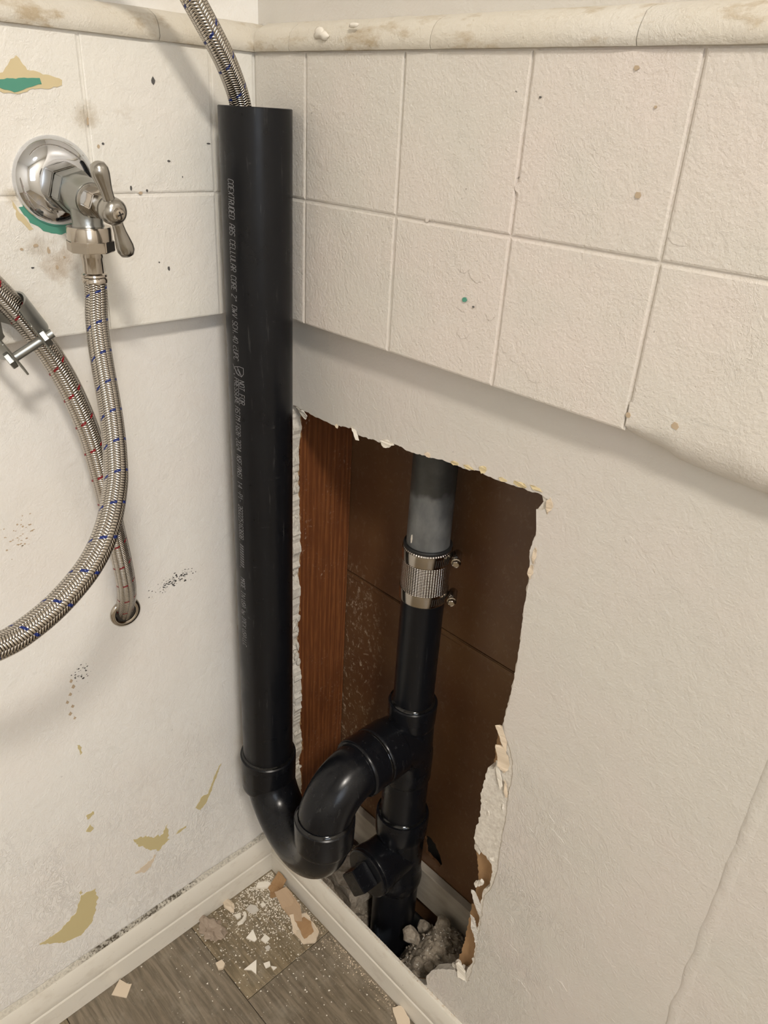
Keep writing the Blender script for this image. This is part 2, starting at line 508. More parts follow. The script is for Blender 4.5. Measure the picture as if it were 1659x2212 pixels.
def prism(poly, to3d, depth_vec):
    """polygon (2-D) mapped by to3d and extruded by depth_vec"""
    bm = bmesh.new()
    a = [bm.verts.new(to3d(*p)) for p in poly]
    b = [bm.verts.new(Vector(to3d(*p)) + Vector(depth_vec)) for p in poly]
    tris = tessellate_polygon([[Vector((p[0], p[1], 0)) for p in poly]])
    for t in tris:
        bm.faces.new([a[i] for i in t])
        bm.faces.new([b[i] for i in reversed(t)])
    n = len(poly)
    for i in range(n):
        j = (i + 1) % n
        bm.faces.new((a[i], a[j], b[j], b[i]))
    bmesh.ops.recalc_face_normals(bm, faces=bm.faces)
    return bm

def jag(pts, step, amp, seed=0, closed=False):
    """resample a polyline and roughen it"""
    out = []
    P = [Vector((p[0], p[1], 0)) for p in pts]
    n = len(P)
    rng = range(n if closed else n - 1)
    for i in rng:
        a, b = P[i], P[(i + 1) % n]
        m = max(1, int((b - a).length / step))
        d = (b - a)
        nn = Vector((-d.y, d.x, 0)).normalized() if d.length > 1e-9 else Vector((0, 0, 0))
        for s in range(m):
            q = a.lerp(b, s / m)
            off = (mnoise.noise(Vector((q.x * 160 + seed, q.y * 160, seed))) * 1.2 + mnoise.noise(Vector((q.x * 520 + seed, q.y * 520, seed * 2.0))) * 0.8) * amp
            out.append(((q + nn * off).x, (q + nn * off).y))
    if not closed:
        out.append((P[-1].x, P[-1].y))
    return out

def slab_with_hole(outer, hole, to3d, depth):
    """flat slab with one hole; to3d(u, v, d) -> point"""
    bm = bmesh.new()
    allp = outer + hole
    f = [bm.verts.new(to3d(u, v, 0.0)) for u, v in allp]
    b = [bm.verts.new(to3d(u, v, depth)) for u, v in allp]
    for t in tessellate_polygon([[Vector((u, v, 0)) for u, v in outer], [Vector((u, v, 0)) for u, v in hole]]):
        try:
            bm.faces.new([f[i] for i in t])
            bm.faces.new([b[i] for i in reversed(t)])
        except ValueError:
            pass
    for s, n in ((0, len(outer)), (len(outer), len(hole))):
        for i in range(n):
            i0, j0 = s + i, s + (i + 1) % n
            bm.faces.new((f[i0], f[j0], b[j0], b[i0]))
    bmesh.ops.recalc_face_normals(bm, faces=bm.faces)
    return bm

def rock(size, seed, sub=2, amp=0.35, flat=1.0):
    bm = bmesh.new()
    bmesh.ops.create_icosphere(bm, subdivisions=sub, radius=1.0)
    for v in bm.verts:
        d = 1.0 + amp * mnoise.noise(v.co * 1.3 + Vector((seed * 3.1, seed, 0))) + amp * 0.6 * mnoise.noise(v.co * 2.9 + Vector((seed, 0, seed * 2)))
        v.co = Vector((v.co.x * d * size[0], v.co.y * d * size[1], v.co.z * d * size[2] * flat))
    return bm

def shard_poly(r, n, seed, stretch=1.0):
    rnd = random.Random(seed)
    out = []
    for i in range(n):
        a = 2 * math.pi * (i + rnd.uniform(-0.3, 0.3)) / n
        q = r * rnd.uniform(0.6, 1.1)
        out.append((math.cos(a) * q * stretch, math.sin(a) * q))
    return out

# ================================================================== SETTING
D = 0.0195           # tile and mortar bed stand this far proud of the wall
ZT, ZM, ZB = 1.0612, 0.9510, 0.8433
X0, TW = 0.0899, 0.111
RX, RY, CH = 2.50, -2.4, 2.40     # room

# ---------------- floor
floor = empty('floor')
tag(floor, 'grey-brown wood-look plank floor dusted with plaster crumbs', 'floor', kind='structure')
mk('subfloor', box((-0.02, RY, -0.03), (RX, 0.0, -0.0052)), 'dark', floor)
PW, PL = 0.178, 1.22
rows = []
y = -0.1490 + PW
ri = 0
while y > RY:
    y1, y0 = min(y, -0.0005), max(y - PW, RY)
    off = 0.1437 if ri == 0 else (0.1437 + ri * 0.37) % PL
    xs = [0.0]
    x = off
    while x > 0.02 + PL:
        x -= PL
    while x < RX:
        if x > 0.02:
            xs.append(x)
        x += PL
    xs.append(RX)
    for i in range(len(xs) - 1):
        bm = bmesh.new()
        lx, ly = (xs[i + 1] - xs[i]) / 2 - 0.00035, (y1 - y0) / 2 - 0.00035
        add_box(bm, (-lx, -ly, -0.005), (lx, ly, 0.0))
        top = [e for e in bm.edges if all(v.co.z > -0.001 for v in e.verts)]
        bmesh.ops.bevel(bm, geom=top, offset=0.0006, segments=1, affect='EDGES')
        o = mk('plank', bm, 'plank2' if (i + ri) % 2 else 'plank1', floor)
        o.location = ((xs[i] + xs[i + 1]) / 2, (y0 + y1) / 2, 0)
    y -= PW
    ri += 1

# ---------------- right wall: plasterboard with the cut-out hole
wall_r = empty('wall_right')
tag(wall_r, 'off-white wall with a ragged rectangular hole and a painted tile band', 'wall', kind='structure')
hole_top = [(0.0430, 0.7490), (0.0541, 0.7485), (0.0693, 0.747), (0.0984, 0.7469), (0.1125, 0.7464), (0.1394, 0.7515), (0.1495, 0.7476), (0.1781, 0.7499), (0.196, 0.7549), (0.2196, 0.7534), (0.2363, 0.756), (0.2578, 0.7591), (0.2787, 0.7593), (0.2982, 0.7638), (0.3009, 0.7618), (0.3224, 0.7623), (0.3361, 0.7638), (0.3494, 0.7649), (0.3572, 0.7655)]
notch = [(0.3640, 0.7640), (0.3655, 0.7590), (0.3611, 0.7533), (0.3553, 0.7517)]
hole_r = [(0.3587, 0.7324), (0.3561, 0.7141), (0.3596, 0.6892), (0.3598, 0.6523), (0.3616, 0.6193), (0.3615, 0.5783), (0.3582, 0.5242)]
hole_rl = [(0.3683, 0.5117), (0.3755, 0.4939), (0.3776, 0.4718), (0.3772, 0.4408), (0.3793, 0.4106), (0.378, 0.383), (0.3802, 0.3507), (0.3773, 0.3193), (0.3713, 0.3021), (0.3713, 0.268), (0.3719, 0.2291), (0.373, 0.1892), (0.3703, 0.1603), (0.3680, 0.1450)]
frag_top = [(0.3580, 0.1500), (0.3478, 0.1460), (0.3300, 0.1260), (0.3188, 0.1110), (0.3103, 0.0865), (0.3140, 0.0740)]
hole_bot = [(0.2900, 0.0450), (0.2500, 0.0300), (0.0660, 0.0300)]
hole_l = [(0.0500, 0.1200), (0.0510, 0.2109), (0.0440, 0.2372), (0.0530, 0.2653), (0.0470, 0.3066), (0.0505, 0.3488), (0.0490, 0.385), (0.0400, 0.4338), (0.0465, 0.5148), (0.0420, 0.5302), (0.0465, 0.5714), (0.0425, 0.6517), (0.0425, 0.6983), (0.0470, 0.7187), (0.0430, 0.7425)]
front_out = jag(hole_top, 0.0022, 0.0011, 1) + notch + jag(hole_r, 0.003, 0.0009, 2) + jag(hole_rl, 0.0025, 0.0013, 3) + jag(frag_top, 0.003, 0.0008, 9) + hole_bot + jag(hole_l, 0.0028, 0.0014, 4)
core_rl = [(0.357, 0.5117), (0.3600, 0.5000), (0.3600, 0.4800), (0.3480, 0.4640), (0.3465, 0.4300), (0.3490, 0.4000), (0.3460, 0.3780), (0.3475, 0.3600), (0.3720, 0.3500), (0.3740, 0.3193), (0.3660, 0.3021), (0.3680, 0.268), (0.3690, 0.2291), (0.3700, 0.1892), (0.3640, 0.1603), (0.3560, 0.1500)]
core_out = jag([(x, z + 0.0004) for x, z in hole_top], 0.0022, 0.0013, 11) + [(0.3600, 0.7600), (0.3560, 0.7517)] + jag([(x - 0.001, z) for x, z in hole_r], 0.003, 0.0012, 12) + jag(core_rl, 0.003, 0.0022, 13) + [(x, z - 0.002) for x, z in frag_top] + hole_bot + jag([(x + 0.0012, z) for x, z in hole_l], 0.0028, 0.0022, 14)
pap_rl = [(0.3500, 0.5150), (0.3477, 0.5027), (0.3483, 0.4701), (0.3484, 0.4325), (0.3460, 0.3847), (0.3466, 0.364), (0.3425, 0.3402), (0.3470, 0.3300), (0.3531, 0.2978), (0.3520, 0.2784), (0.3500, 0.2417), (0.3485, 0.1818), (0.3430, 0.1400), (0.3400, 0.1294)]
pap_out = jag([(x, z - 0.0004) for x, z in hole_top], 0.0022, 0.0011, 21) + [(0.3570, 0.7600)] + jag([(x - 0.001, z) for x, z in hole_r], 0.003, 0.001, 22) + jag(pap_rl, 0.0025, 0.0018, 23) + [(0.3300, 0.1100), (0.3140, 0.0740)] + hole_bot + jag([(x + 0.0010, z) for x, z in hole_l], 0.0028, 0.0024, 24)
outer = [(0.0, -0.005), (RX, -0.005), (RX, CH), (0.0, CH)]
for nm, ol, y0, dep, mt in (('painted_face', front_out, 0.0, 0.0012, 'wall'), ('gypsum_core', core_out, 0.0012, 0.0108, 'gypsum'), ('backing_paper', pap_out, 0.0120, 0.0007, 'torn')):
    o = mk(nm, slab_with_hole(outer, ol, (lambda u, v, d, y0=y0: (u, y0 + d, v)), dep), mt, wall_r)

# crumbling gypsum along the hole's right and left edges
bm = bmesh.new()
rnd = random.Random(5)
def lump(bm, c, s, seed):
    b2 = rock(s, seed, 2, 0.5)
    mp = {}
    for v in b2.verts:
        mp[v.index] = bm.verts.new(v.co + Vector(c))
    b2.verts.ensure_lookup_table()
    for f in b2.faces:
        bm.faces.new([mp[v.index] for v in f.verts])
    b2.free()
for i in range(46):
    z = rnd.uniform(0.352, 0.470)
    lump(bm, (rnd.uniform(0.350, 0.3730) , rnd.uniform(0.003, 0.0105), z), (rnd.uniform(0.002, 0.0055), rnd.uniform(0.0015, 0.0040), rnd.uniform(0.002, 0.008)), i)
for i in range(9):
    lump(bm, (rnd.uniform(0.3460, 0.3620), rnd.uniform(0.003, 0.009), rnd.uniform(0.138, 0.158)), (rnd.uniform(0.003, 0.0055), rnd.uniform(0.002, 0.0035), rnd.uniform(0.003, 0.006)), i + 90)
for i in range(4):
    lump(bm, (0.3560 + 0.002 * i, 0.004, 0.302 + 0.003 * i), (0.0025, 0.002, 0.004), i + 120)
for i in range(120):
    z = rnd.uniform(0.215, 0.735)
    xe = 0.0425 if z > 0.42 else 0.0475
    lump(bm, (xe + rnd.uniform(-0.002, 0.0035), rnd.uniform(0.002, 0.012), z), (rnd.uniform(0.0008, 0.0022), rnd.uniform(0.001, 0.003), rnd.uniform(0.0012, 0.006)), i + 200)
tag(mk('gypsum_crumble', bm, 'gypsum', wall_r), kind='stuff')

# flakes of torn facing paper at the lip of the hole
def lip_flake(poly, y, mat, nm='torn_flake', tilt=0.0, ax='z'):
    cx = sum(p[0] for p in poly) / len(poly)
    cz = sum(p[1] for p in poly) / len(poly)
    o = mk(nm, prism(jag([(p[0] - cx, p[1] - cz) for p in poly], 0.0013, 0.0009, cx * 90, True), lambda u, v: (u, 0.0006 * math.sin(u * 700 + v * 420), v), (0, 0.0005, 0)), mat, wall_r)
    o.location = (cx, y, cz)
    o.rotation_euler = (tilt if ax == 'x' else 0, 0, tilt if ax == 'z' else 0)
    return o
lip_flake([(0.352, 0.527), (0.3585, 0.530), (0.3660, 0.512), (0.3670, 0.500), (0.3600, 0.512)], -0.0015, 'chip_tan', tilt=R(12))
lip_flake([(0.3560, 0.506), (0.3620, 0.508), (0.3700, 0.498), (0.3730, 0.484), (0.3680, 0.476), (0.3610, 0.482)], -0.0012, 'chip_tan', tilt=R(18))
lip_flake([(0.3560, 0.483), (0.3590, 0.485), (0.3700, 0.462), (0.3690, 0.457), (0.3620, 0.466)], -0.0010, 'chip', tilt=R(-15))
lip_flake([(0.3700, 0.470), (0.3740, 0.466), (0.3770, 0.452), (0.3740, 0.449)], -0.0012, 'chip_tan', tilt=R(10))
lip_flake([(0.3550, 0.2980), (0.3590, 0.2990), (0.3650, 0.2900), (0.3700, 0.2760), (0.3680, 0.2650), (0.3620, 0.2760)], -0.0010, 'wall', tilt=R(16))
lip_flake([(0.3590, 0.2620), (0.3640, 0.2600), (0.3730, 0.2300), (0.3710, 0.2180), (0.3640, 0.2350)], -0.0008, 'wall', tilt=R(20))
lip_flake([(0.3500, 0.1640), (0.3560, 0.1720), (0.3640, 0.1620), (0.3650, 0.1470), (0.3560, 0.1430)], -0.0010, 'chip', tilt=R(8))
lip_flake([(0.0560, 0.7490), (0.0680, 0.7475), (0.0745, 0.7440), (0.0700, 0.7390), (0.0640, 0.7415)], -0.0014, 'chip', tilt=R(10), ax='x')
lip_flake([(0.1380, 0.7545), (0.1460, 0.7520), (0.1540, 0.7440), (0.1500, 0.7440)], -0.0025, 'chip', tilt=R(-18), ax='x')
lip_flake([(0.1790, 0.7520), (0.1880, 0.7560), (0.1970, 0.7540), (0.1930, 0.7500), (0.1850, 0.7470)], -0.0014, 'chip', tilt=R(-14), ax='x')
for (x, z, w, h) in ((0.118, 0.747, 0.004, 0.004), (0.2385, 0.7580, 0.006, 0.004), (0.2700, 0.7610, 0.010, 0.0035), (0.2850, 0.7625, 0.012, 0.0035), (0.3000, 0.7660, 0.008, 0.006), (0.3210, 0.7645, 0.010, 0.003), (0.3380, 0.7665, 0.014, 0.0035), (0.3520, 0.7690, 0.012, 0.004), (0.3665, 0.7590, 0.006, 0.012), (0.3610, 0.7120, 0.004, 0.018), (0.3600, 0.6960, 0.005, 0.012)):
    n2 = 7
    poly = [(x + math.cos(2 * math.pi * i / n2) * w * random.uniform(0.4, 0.62), z + math.sin(2 * math.pi * i / n2) * h * random.uniform(0.4, 0.7)) for i in range(n2)]
    lip_flake(poly, -0.0007, 'peel_cream' if w > 0.007 else 'chip_tan')

# loose raised board-tape edge far right on the lower wall
bm = bmesh.new()
zz = 0.10
pr_ = None
while zz < 0.66:
    wob = mnoise.noise(Vector((zz * 40, 2.0, 1.0))) * 0.0018
    row = [bm.verts.new((0.5660 + wob, -0.0001, zz)), bm.verts.new((0.5685 + wob, -0.0011 - 0.0006 * mnoise.noise(Vector((zz * 60, 0, 0)))
, zz)), bm.verts.new((0.5760 + wob, -0.00005, zz))]
    if pr_:
        for a in range(2):
            bm.faces.new((pr_[a], pr_[a + 1], row[a + 1], row[a]))
    pr_ = row
    zz += 0.006
mk('tape_ridge', bm, 'wall', wall_r, True)

# ---------------- left wall
wall_l = empty('wall_left')
tag(wall_l, 'brightly lit off-white wall with peeling paint, valve and tile band', 'wall', kind='structure')
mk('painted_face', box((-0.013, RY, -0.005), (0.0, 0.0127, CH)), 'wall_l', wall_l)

# ---------------- painted tile band on both walls
def tile_bm(w, h):
    bm = bmesh.new()
    g, t, e = 0.0011, 0.0013, 0.0013
    lo = [(-w / 2 + g, -h / 2 + g), (w / 2 - g, -h / 2 + g), (w / 2 - g, h / 2 - g), (-w / 2 + g, h / 2 - g)]
    hi = [(-w / 2 + g + e, -h / 2 + g + e), (w / 2 - g - e, -h / 2 + g + e), (w / 2 - g - e, h / 2 - g - e), (-w / 2 + g + e, h / 2 - g - e)]
    r0 = [bm.verts.new((a, t, b)) for a, b in lo]
    r1 = [bm.verts.new((a, t * 0.35, b)) for a, b in lo]
    r2 = [bm.verts.new((a, 0, b)) for a, b in hi]
    for A, B in ((r0, r1), (r1, r2)):
        for i in range(4):
            bm.faces.new((A[i], A[(i + 1) % 4], B[(i + 1) % 4], B[i]))
    bm.faces.new(r2)
    bm.faces.new(list(reversed(r0)))
    bmesh.ops.recalc_face_normals(bm, faces=bm.faces)
    return bm
tile_cache = {}
def tile(w, h, mat, parent):
    key = (round(w, 4), round(h, 4), mat)
    if key not in tile_cache:
        tile_cache[key] = mk('tile', tile_bm(w, h), mat, parent)
        return tile_cache[key]
    o = tile_cache[key].copy()
    COL.objects.link(o)
    o.parent = parent
    return o
BT = D - 0.0013
XF = X0 + 3 * TW
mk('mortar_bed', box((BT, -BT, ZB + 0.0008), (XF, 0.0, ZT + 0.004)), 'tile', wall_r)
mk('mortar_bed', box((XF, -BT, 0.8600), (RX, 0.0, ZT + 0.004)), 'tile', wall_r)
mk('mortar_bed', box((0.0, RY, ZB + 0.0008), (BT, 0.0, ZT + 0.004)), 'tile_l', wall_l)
xs = [D] + [X0 + i * TW for i in range(17)] + [RX]
rt = random.Random(3)
for i in range(len(xs) - 1):
    for z0, z1 in ((ZB if xs[i] < XF - 0.01 else 0.8600, ZM), (ZM, ZT)):
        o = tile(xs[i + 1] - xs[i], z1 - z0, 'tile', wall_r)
        o.location = ((xs[i] + xs[i + 1]) / 2, -D + rt.uniform(-0.0002, 0.0002), (z0 + z1) / 2)
        o.rotation_euler = (R(rt.uniform(-0.15, 0.15)), 0, R(rt.uniform(-0.15, 0.15)))
ys = [-D] + [-0.0637 - i * TW for i in range(20)]
ys = [v for v in ys if v > RY] + [RY]
for i in range(len(ys) - 1):
    for z0, z1 in ((ZB, ZM), (ZM, ZT)):
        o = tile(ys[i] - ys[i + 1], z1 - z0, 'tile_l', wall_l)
        o.location = (D + rt.uniform(-0.0002, 0.0002), (ys[i] + ys[i + 1]) / 2, (z0 + z1) / 2)
        o.rotation_euler = (0, 0, R(90))

# rounded cap tiles on top of the band
cap_prof = [(0.0170, 0.0), (0.0222, 0.0004), (0.0236, 0.0030), (0.0232, 0.0080), (0.0214, 0.0130), (0.0180, 0.0172), (0.0130, 0.0202), (0.0070, 0.0220), (0.0, 0.0228)]
def cap_piece(a, b, right, parent, mat):
    bm = bmesh.new()
    n = max(2, int((b - a) / 0.012))
    prev = None
    first = None
    for s in range(n + 1):
        t = a + (b - a) * s / n
        row = []
        for j, (o, z) in enumerate(cap_prof):
            wv = 0.0009 * mnoise.noise(Vector((t * 45, j * 0.6, 3.0 if right else 8.0))) * (1 if j > 1 else 0.3)
            edge = 0.0008 if (s == 0 or s == n) else 0.0
            oo = max(0.0, o + wv - edge)
            row.append(bm.verts.new((t, -oo, ZT + z + wv) if right else (oo, -t, ZT + z + wv)))
        row.append(bm.verts.new((t, 0.0, ZT) if right else (0.0, -t, ZT)))
        if prev:
            m = len(row)
            for j in range(m):
                bm.faces.new((prev[j], prev[(j + 1) % m], row[(j + 1) % m], row[j]))
        else:
            first = row
        prev = row
    bm.faces.new(first)
    bm.faces.new(list(reversed(prev)))
    bmesh.ops.recalc_face_normals(bm, faces=bm.faces)
    return mk('cap_tile', bm, mat, parent, True, 40)
js = [0.0] + [0.071 + i * 0.156 for i in range(13)]
for a, b in zip(js, js[1:]):
    if a < RX:
        cap_piece(a + (0.0003 if a else 0.0236), min(b - 0.0003, RX), True, wall_r, 'cap')
js = [0.0] + [0.110 + i * 0.156 for i in range(14)]
for a, b in zip(js, js[1:]):
    cap_piece(a + 0.0003, b - 0.0003, False, wall_l, 'cap')
# hardened filler blobs on the cap
for c, s, sd in (((0.111, -0.0235, 1.0730), (0.0065, 0.0022, 0.0040), 3), ((0.117, -0.0240, 1.0712), (0.0050, 0.0026, 0.0030), 5), ((0.150, -0.0235, 1.0770), (0.0050, 0.0016, 0.0018), 8)):
    o = mk('filler_blob', rock(s, sd, 2, 0.5), 'chip', wall_r, True)
    o.location = c

# smoothed mortar fillet under the right-hand tiles
up = [(0.4235, 0.8500), (0.4300, 0.8525), (0.4534, 0.8569), (0.4851, 0.8600), (0.4973, 0.8576), (0.5144, 0.8538), (0.56, 0.850), (0.75, 0.848), (1.2, 0.848), (RX, 0.848)]
lo_ = [(0.4235, 0.8425), (0.4314, 0.8383), (0.4486, 0.8363), (0.4595, 0.8318), (0.484, 0.8300), (0.5122, 0.8290), (0.56, 0.828), (0.75, 0.828), (1.2, 0.828), (RX, 0.828)]
bm = bmesh.new()
prev = None
def interp(tab, x):
    for (a, b), (c, d) in zip(tab, tab[1:]):
        if x <= c:
            return b + (d - b) * (x - a) / (c - a)
    return tab[-1][1]
x = 0.4235
while x < RX:
    zu, zl = interp(up, x), interp(lo_, x)
    row = []
    for s in range(10):
        t = max(0, s - 1) / 8
        if s == 0:
            yy, zz = -D - 0.0006, 0.8645
        else:
            yy = -(D + 0.0006) * math.cos(t * math.pi / 2) ** 0.8 if t < 1 else 0.0
            zz = zu + (zl - zu) * math.sin(t * math.pi / 2) ** 0.9
        wv = 0.0010 * mnoise.noise(Vector((x * 60, t * 4, 2))) if 1 < s < 9 else 0
        row.append(bm.verts.new((x, min(0.0, yy + wv), zz)))
    if prev:
        for j in range(9):
            bm.faces.new((prev[j], prev[j + 1], row[j + 1], row[j]))
    prev = row
    x += 0.006 if x < 0.7 else 0.05
bmesh.ops.recalc_face_normals(bm, faces=bm.faces)
mk('mortar_fillet', bm, 'tile', wall_r, True)

# ---------------- marks: peeled patches, scuffs, flakes
def wall_patch(name, poly, right, base, mat, parent, th=0.00035, step=0.002, amp=0.0012, seed=1):
    q = jag(poly, step, amp, seed, True)
    if right:
        return mk(name, prism(q, lambda u, v: (u, base, v), (0, -th, 0)), mat, parent)
    return mk(name, prism(q, lambda u, v: (base, u, v), (th, 0, 0)), mat, parent)
P = lambda *a, **kw: wall_patch('bare_patch', *a, **kw)
P([(-0.3347, 0.1438), (-0.31, 0.1444), (-0.2885, 0.1576), (-0.28, 0.1792), (-0.2631, 0.1763), (-0.2619, 0.158), (-0.2679, 0.1376), (-0.2726, 0.1244), (-0.2886, 0.1138), (-0.3079, 0.1202)], False, 0.0, 'peel', wall_l, amp=0.0016)
P([(-0.2088, 0.2169), (-0.2014, 0.2167), (-0.1751, 0.1960), (-0.164, 0.2084), (-0.1625, 0.1819), (-0.1769, 0.1735), (-0.1976, 0.1926)], False, 0.0, 'peel', wall_l, amp=0.003, seed=3)
P([(-0.1217, 0.207), (-0.1126, 0.2197), (-0.1030, 0.2194), (-0.0840, 0.2560), (-0.0800, 0.2580), (-0.1000, 0.2160), (-0.1065, 0.2041), (-0.116, 0.1984)], False, 0.0, 'peel', wall_l, seed=4)
P([(-0.2587, 0.2985), (-0.2504, 0.2995), (-0.2494, 0.2943), (-0.2569, 0.2911)], False, 0.0, 'peel', wall_l, seed=5)
P([(-0.2613, 0.2747), (-0.2553, 0.2822), (-0.2527, 0.2725), (-0.2568, 0.2704)], False, 0.0, 'peel', wall_l, seed=6)
P([(-0.1528, 0.1820), (-0.1377, 0.1830), (-0.1380, 0.1865), (-0.1500, 0.1860)], False, 0.0, 'peel', wall_l, seed=7)
P([(-0.2545, 0.4040), (-0.2515, 0.4016), (-0.2505, 0.3892), (-0.2535, 0.3880)], False, 0.0, 'peel', wall_l, seed=8)
P([(-0.2810, 0.1860), (-0.2780, 0.1880), (-0.2775, 0.1830), (-0.2800, 0.1820)], False, 0.0, 'peel', wall_l, seed=28)
for i in range(7):
    yy, zz = -0.252 + random.uniform(-0.005, 0.004), 0.44 + i * 0.008
    P([(yy - 0.002, zz), (yy, zz + 0.003), (yy + 0.0018, zz), (yy, zz - 0.002)], False, 0.0, 'rust', wall_l, seed=i + 30, step=0.001, amp=0.0006)
P([(-0.2130, 0.1600), (-0.2000, 0.1500), (-0.1900, 0.1560), (-0.1830, 0.1690), (-0.1960, 0.1640)], False, 0.0, 'chip_tan', wall_l, seed=9, amp=0.0025)
# green and cream layers bared on the left tiles
P([(-0.245, 1.0240), (-0.2336, 1.0190), (-0.2240, 1.0180), (-0.2130, 1.0220), (-0.2020, 1.0235), (-0.1905, 1.0260), (-0.1905, 1.0300), (-0.2020, 1.0325), (-0.2150, 1.0340), (-0.2210, 1.0420), (-0.2270, 1.0380), (-0.2320, 1.0310), (-0.245, 1.0300)], False, D, 'peel_cream', wall_l, seed=10)
P([(-0.2420, 1.0245), (-0.2330, 1.0205), (-0.2240, 1.0200), (-0.2130, 1.0240), (-0.2060, 1.0258), (-0.2070, 1.0292), (-0.2180, 1.0290), (-0.2320, 1.0275), (-0.2420, 1.0265)], False, D + 0.0003, 'green', wall_l, seed=11, amp=0.0006)
P([(-0.2355, 0.9440), (-0.2290, 0.9330), (-0.2180, 0.9255), (-0.2060, 0.9232), (-0.1950, 0.9262), (-0.1960, 0.9400), (-0.2150, 0.9450)], False, D, 'green', wall_l, seed=12, amp=0.0008)
P([(-0.2400, 0.9500), (-0.2360, 0.9420), (-0.2270, 0.9280), (-0.2300, 0.9275), (-0.2380, 0.9370)], False, D, 'peel_cream', wall_l, seed=13, amp=0.0012)
# rusty smear on the left tile, small chips, dark nicks
for i, (yy, zz, w, h, mt) in enumerate(((-0.2130, 0.8990, 0.0012, 0.0016, 'rust'), (-0.2060, 0.9060, 0.0010, 0.0010, 'rust'), (-0.1745, 1.0030, 0.0012, 0.0030, 'rust'), (-0.1170, 1.0340, 0.0016, 0.0026, 'scuff'), (-0.1640, 0.9880, 0.0010, 0.0010, 'scuff'), (-0.1680, 0.9860, 0.0010, 0.0016, 'rust'), (-0.1360, 0.9520, 0.0016, 0.0012, 'rust'), (-0.1440, 0.9560, 0.0008, 0.0018, 'scuff'), (-0.1300, 0.9540, 0.0008, 0.0012, 'scuff'), (-0.1080, 0.9760, 0.0014, 0.0008, 'scuff'), (-0.1150, 0.8900, 0.0008, 0.0020, 'scuff'), (-0.1240, 0.8960, 0.0007, 0.0007, 'scuff'), (-0.0690, 0.9900, 0.0018, 0.0006, 'scuff'), (-0.0960, 0.9640, 0.0006, 0.0008, 'scuff'), (-0.2270, 0.9160, 0.0020, 0.0014, 'rust'), (-0.2180, 0.9120, 0.0012, 0.0026, 'rust'), (-0.2320, 0.9000, 0.0012, 0.0010, 'scuff'), (-0.2380, 0.9140, 0.0014, 0.0010, 'rust'))):
    poly = [(yy + math.cos(a * math.pi / 4) * w * random.uniform(0.7, 1.2), zz + math.sin(a * math.pi / 4) * h * random.uniform(0.7, 1.2)) for a in range(8)]
    wall_patch('paint_nick', poly, False, D, mt, wall_l, 0.0005, 0.0012, 0.0004, i + 50)
# charcoal scuff marks low on the left wall
def speckle(name, cy, cz, sy, sz, ang, n, mat, seed, base=0.0, size=0.0012):
    rr = random.Random(seed)
    bm = bmesh.new()
    ca, sa = math.cos(ang), math.sin(ang)
    for i in range(n):
        a, b = rr.gauss(0, sy), rr.gauss(0, sz)
        y0, z0 = cy + a * ca - b * sa, cz + a * sa + b * ca
        m = rr.randint(4, 6)
        r0 = size * rr.uniform(0.3, 1.2)
        vs_ = [bm.verts.new((base + 0.0002, y0 + math.cos(2 * math.pi * q / m) * r0 * rr.uniform(0.5, 1.6), z0 + math.sin(2 * math.pi * q / m) * r0 * rr.uniform(0.3, 1.0))) for q in range(m)]
        f = bm.faces.new(vs_)
    r = bmesh.ops.extrude_face_region(bm, geom=bm.faces[:])
    bmesh.ops.translate(bm, verts=[v for v in r['geom'] if isinstance(v, bmesh.types.BMVert)], vec=(-0.0002, 0, 0))
    bmesh.ops.recalc_face_normals(bm, faces=bm.faces)
    return tag(mk(name, bm, mat, wall_l), kind='stuff')
speckle('scuff_mark', -0.125, 0.5590, 0.0130, 0.0035, R(14), 120, 'scuff', 1, size=0.0010)
speckle('scuff_mark', -0.240, 0.4930, 0.0050, 0.0050, 0.0, 34, 'scuff', 2, size=0.0010)
speckle('scuff_mark', -0.273, 0.6650, 0.0070, 0.0110, 0.0, 45, 'rust', 3, size=0.0010)

# lifted paint flakes on the right tiles
def ring_flake(cx, cz, r, seed, yb=-D, mat='tile'):
    rr = random.Random(seed)
    n = 9
    poly = [(cx + math.cos(2 * math.pi * i / n) * r * rr.uniform(0.6, 1.25), cz + math.sin(2 * math.pi * i / n) * r * rr.uniform(0.5, 1.0)) for i in range(n)]
    wall_patch('paint_flake', poly, True, yb, mat, wall_r, 0.00032, 0.0015, 0.0008, seed)
for i, (cx, cz, r) in enumerate(((0.3165, 0.9810, 0.0060), (0.3330, 0.9780, 0.0040), (0.3690, 0.9750, 0.0055), (0.4310, 0.9660, 0.0060), (0.2740, 0.9240, 0.0050), (0.2860, 0.9200, 0.0060), (0.2760, 0.8960, 0.0040), (0.2790, 0.8780, 0.0060), (0.3210, 0.8760, 0.0060), (0.3480, 0.8620, 0.0070), (0.3300, 0.8700, 0.0040), (0.2340, 0.9520, 0.0020), (0.5030, 0.8640, 0.0080), (0.3030, 0.8950, 0.0040))):
    ring_flake(cx, cz, r, 70 + i)
for (cx, cz, r, mt) in ((0.2780, 0.9020, 0.0022, 'green'), (0.2870, 0.8985, 0.0010, 'scuff'), (0.3850, 1.0510, 0.0018, 'rust'), (0.4010, 0.9860, 0.0022, 'rust'), (0.4240, 0.8555, 0.0022, 'rust'), (0.4560, 0.8580, 0.0030, 'rust'), (0.3220, 1.0350, 0.0008, 'scuff'), (0.4010, 1.0320, 0.0009, 'rust')):
    poly = [(cx + math.cos(a * math.pi / 3) * r * random.uniform(0.7, 1.3), cz + math.sin(a * math.pi / 3) * r * random.uniform(0.6, 1.0)) for a in range(6)]
    wall_patch('paint_nick', poly, True, -D - 0.0006, mt, wall_r, 0.0004, 0.001, 0.0003, 9)
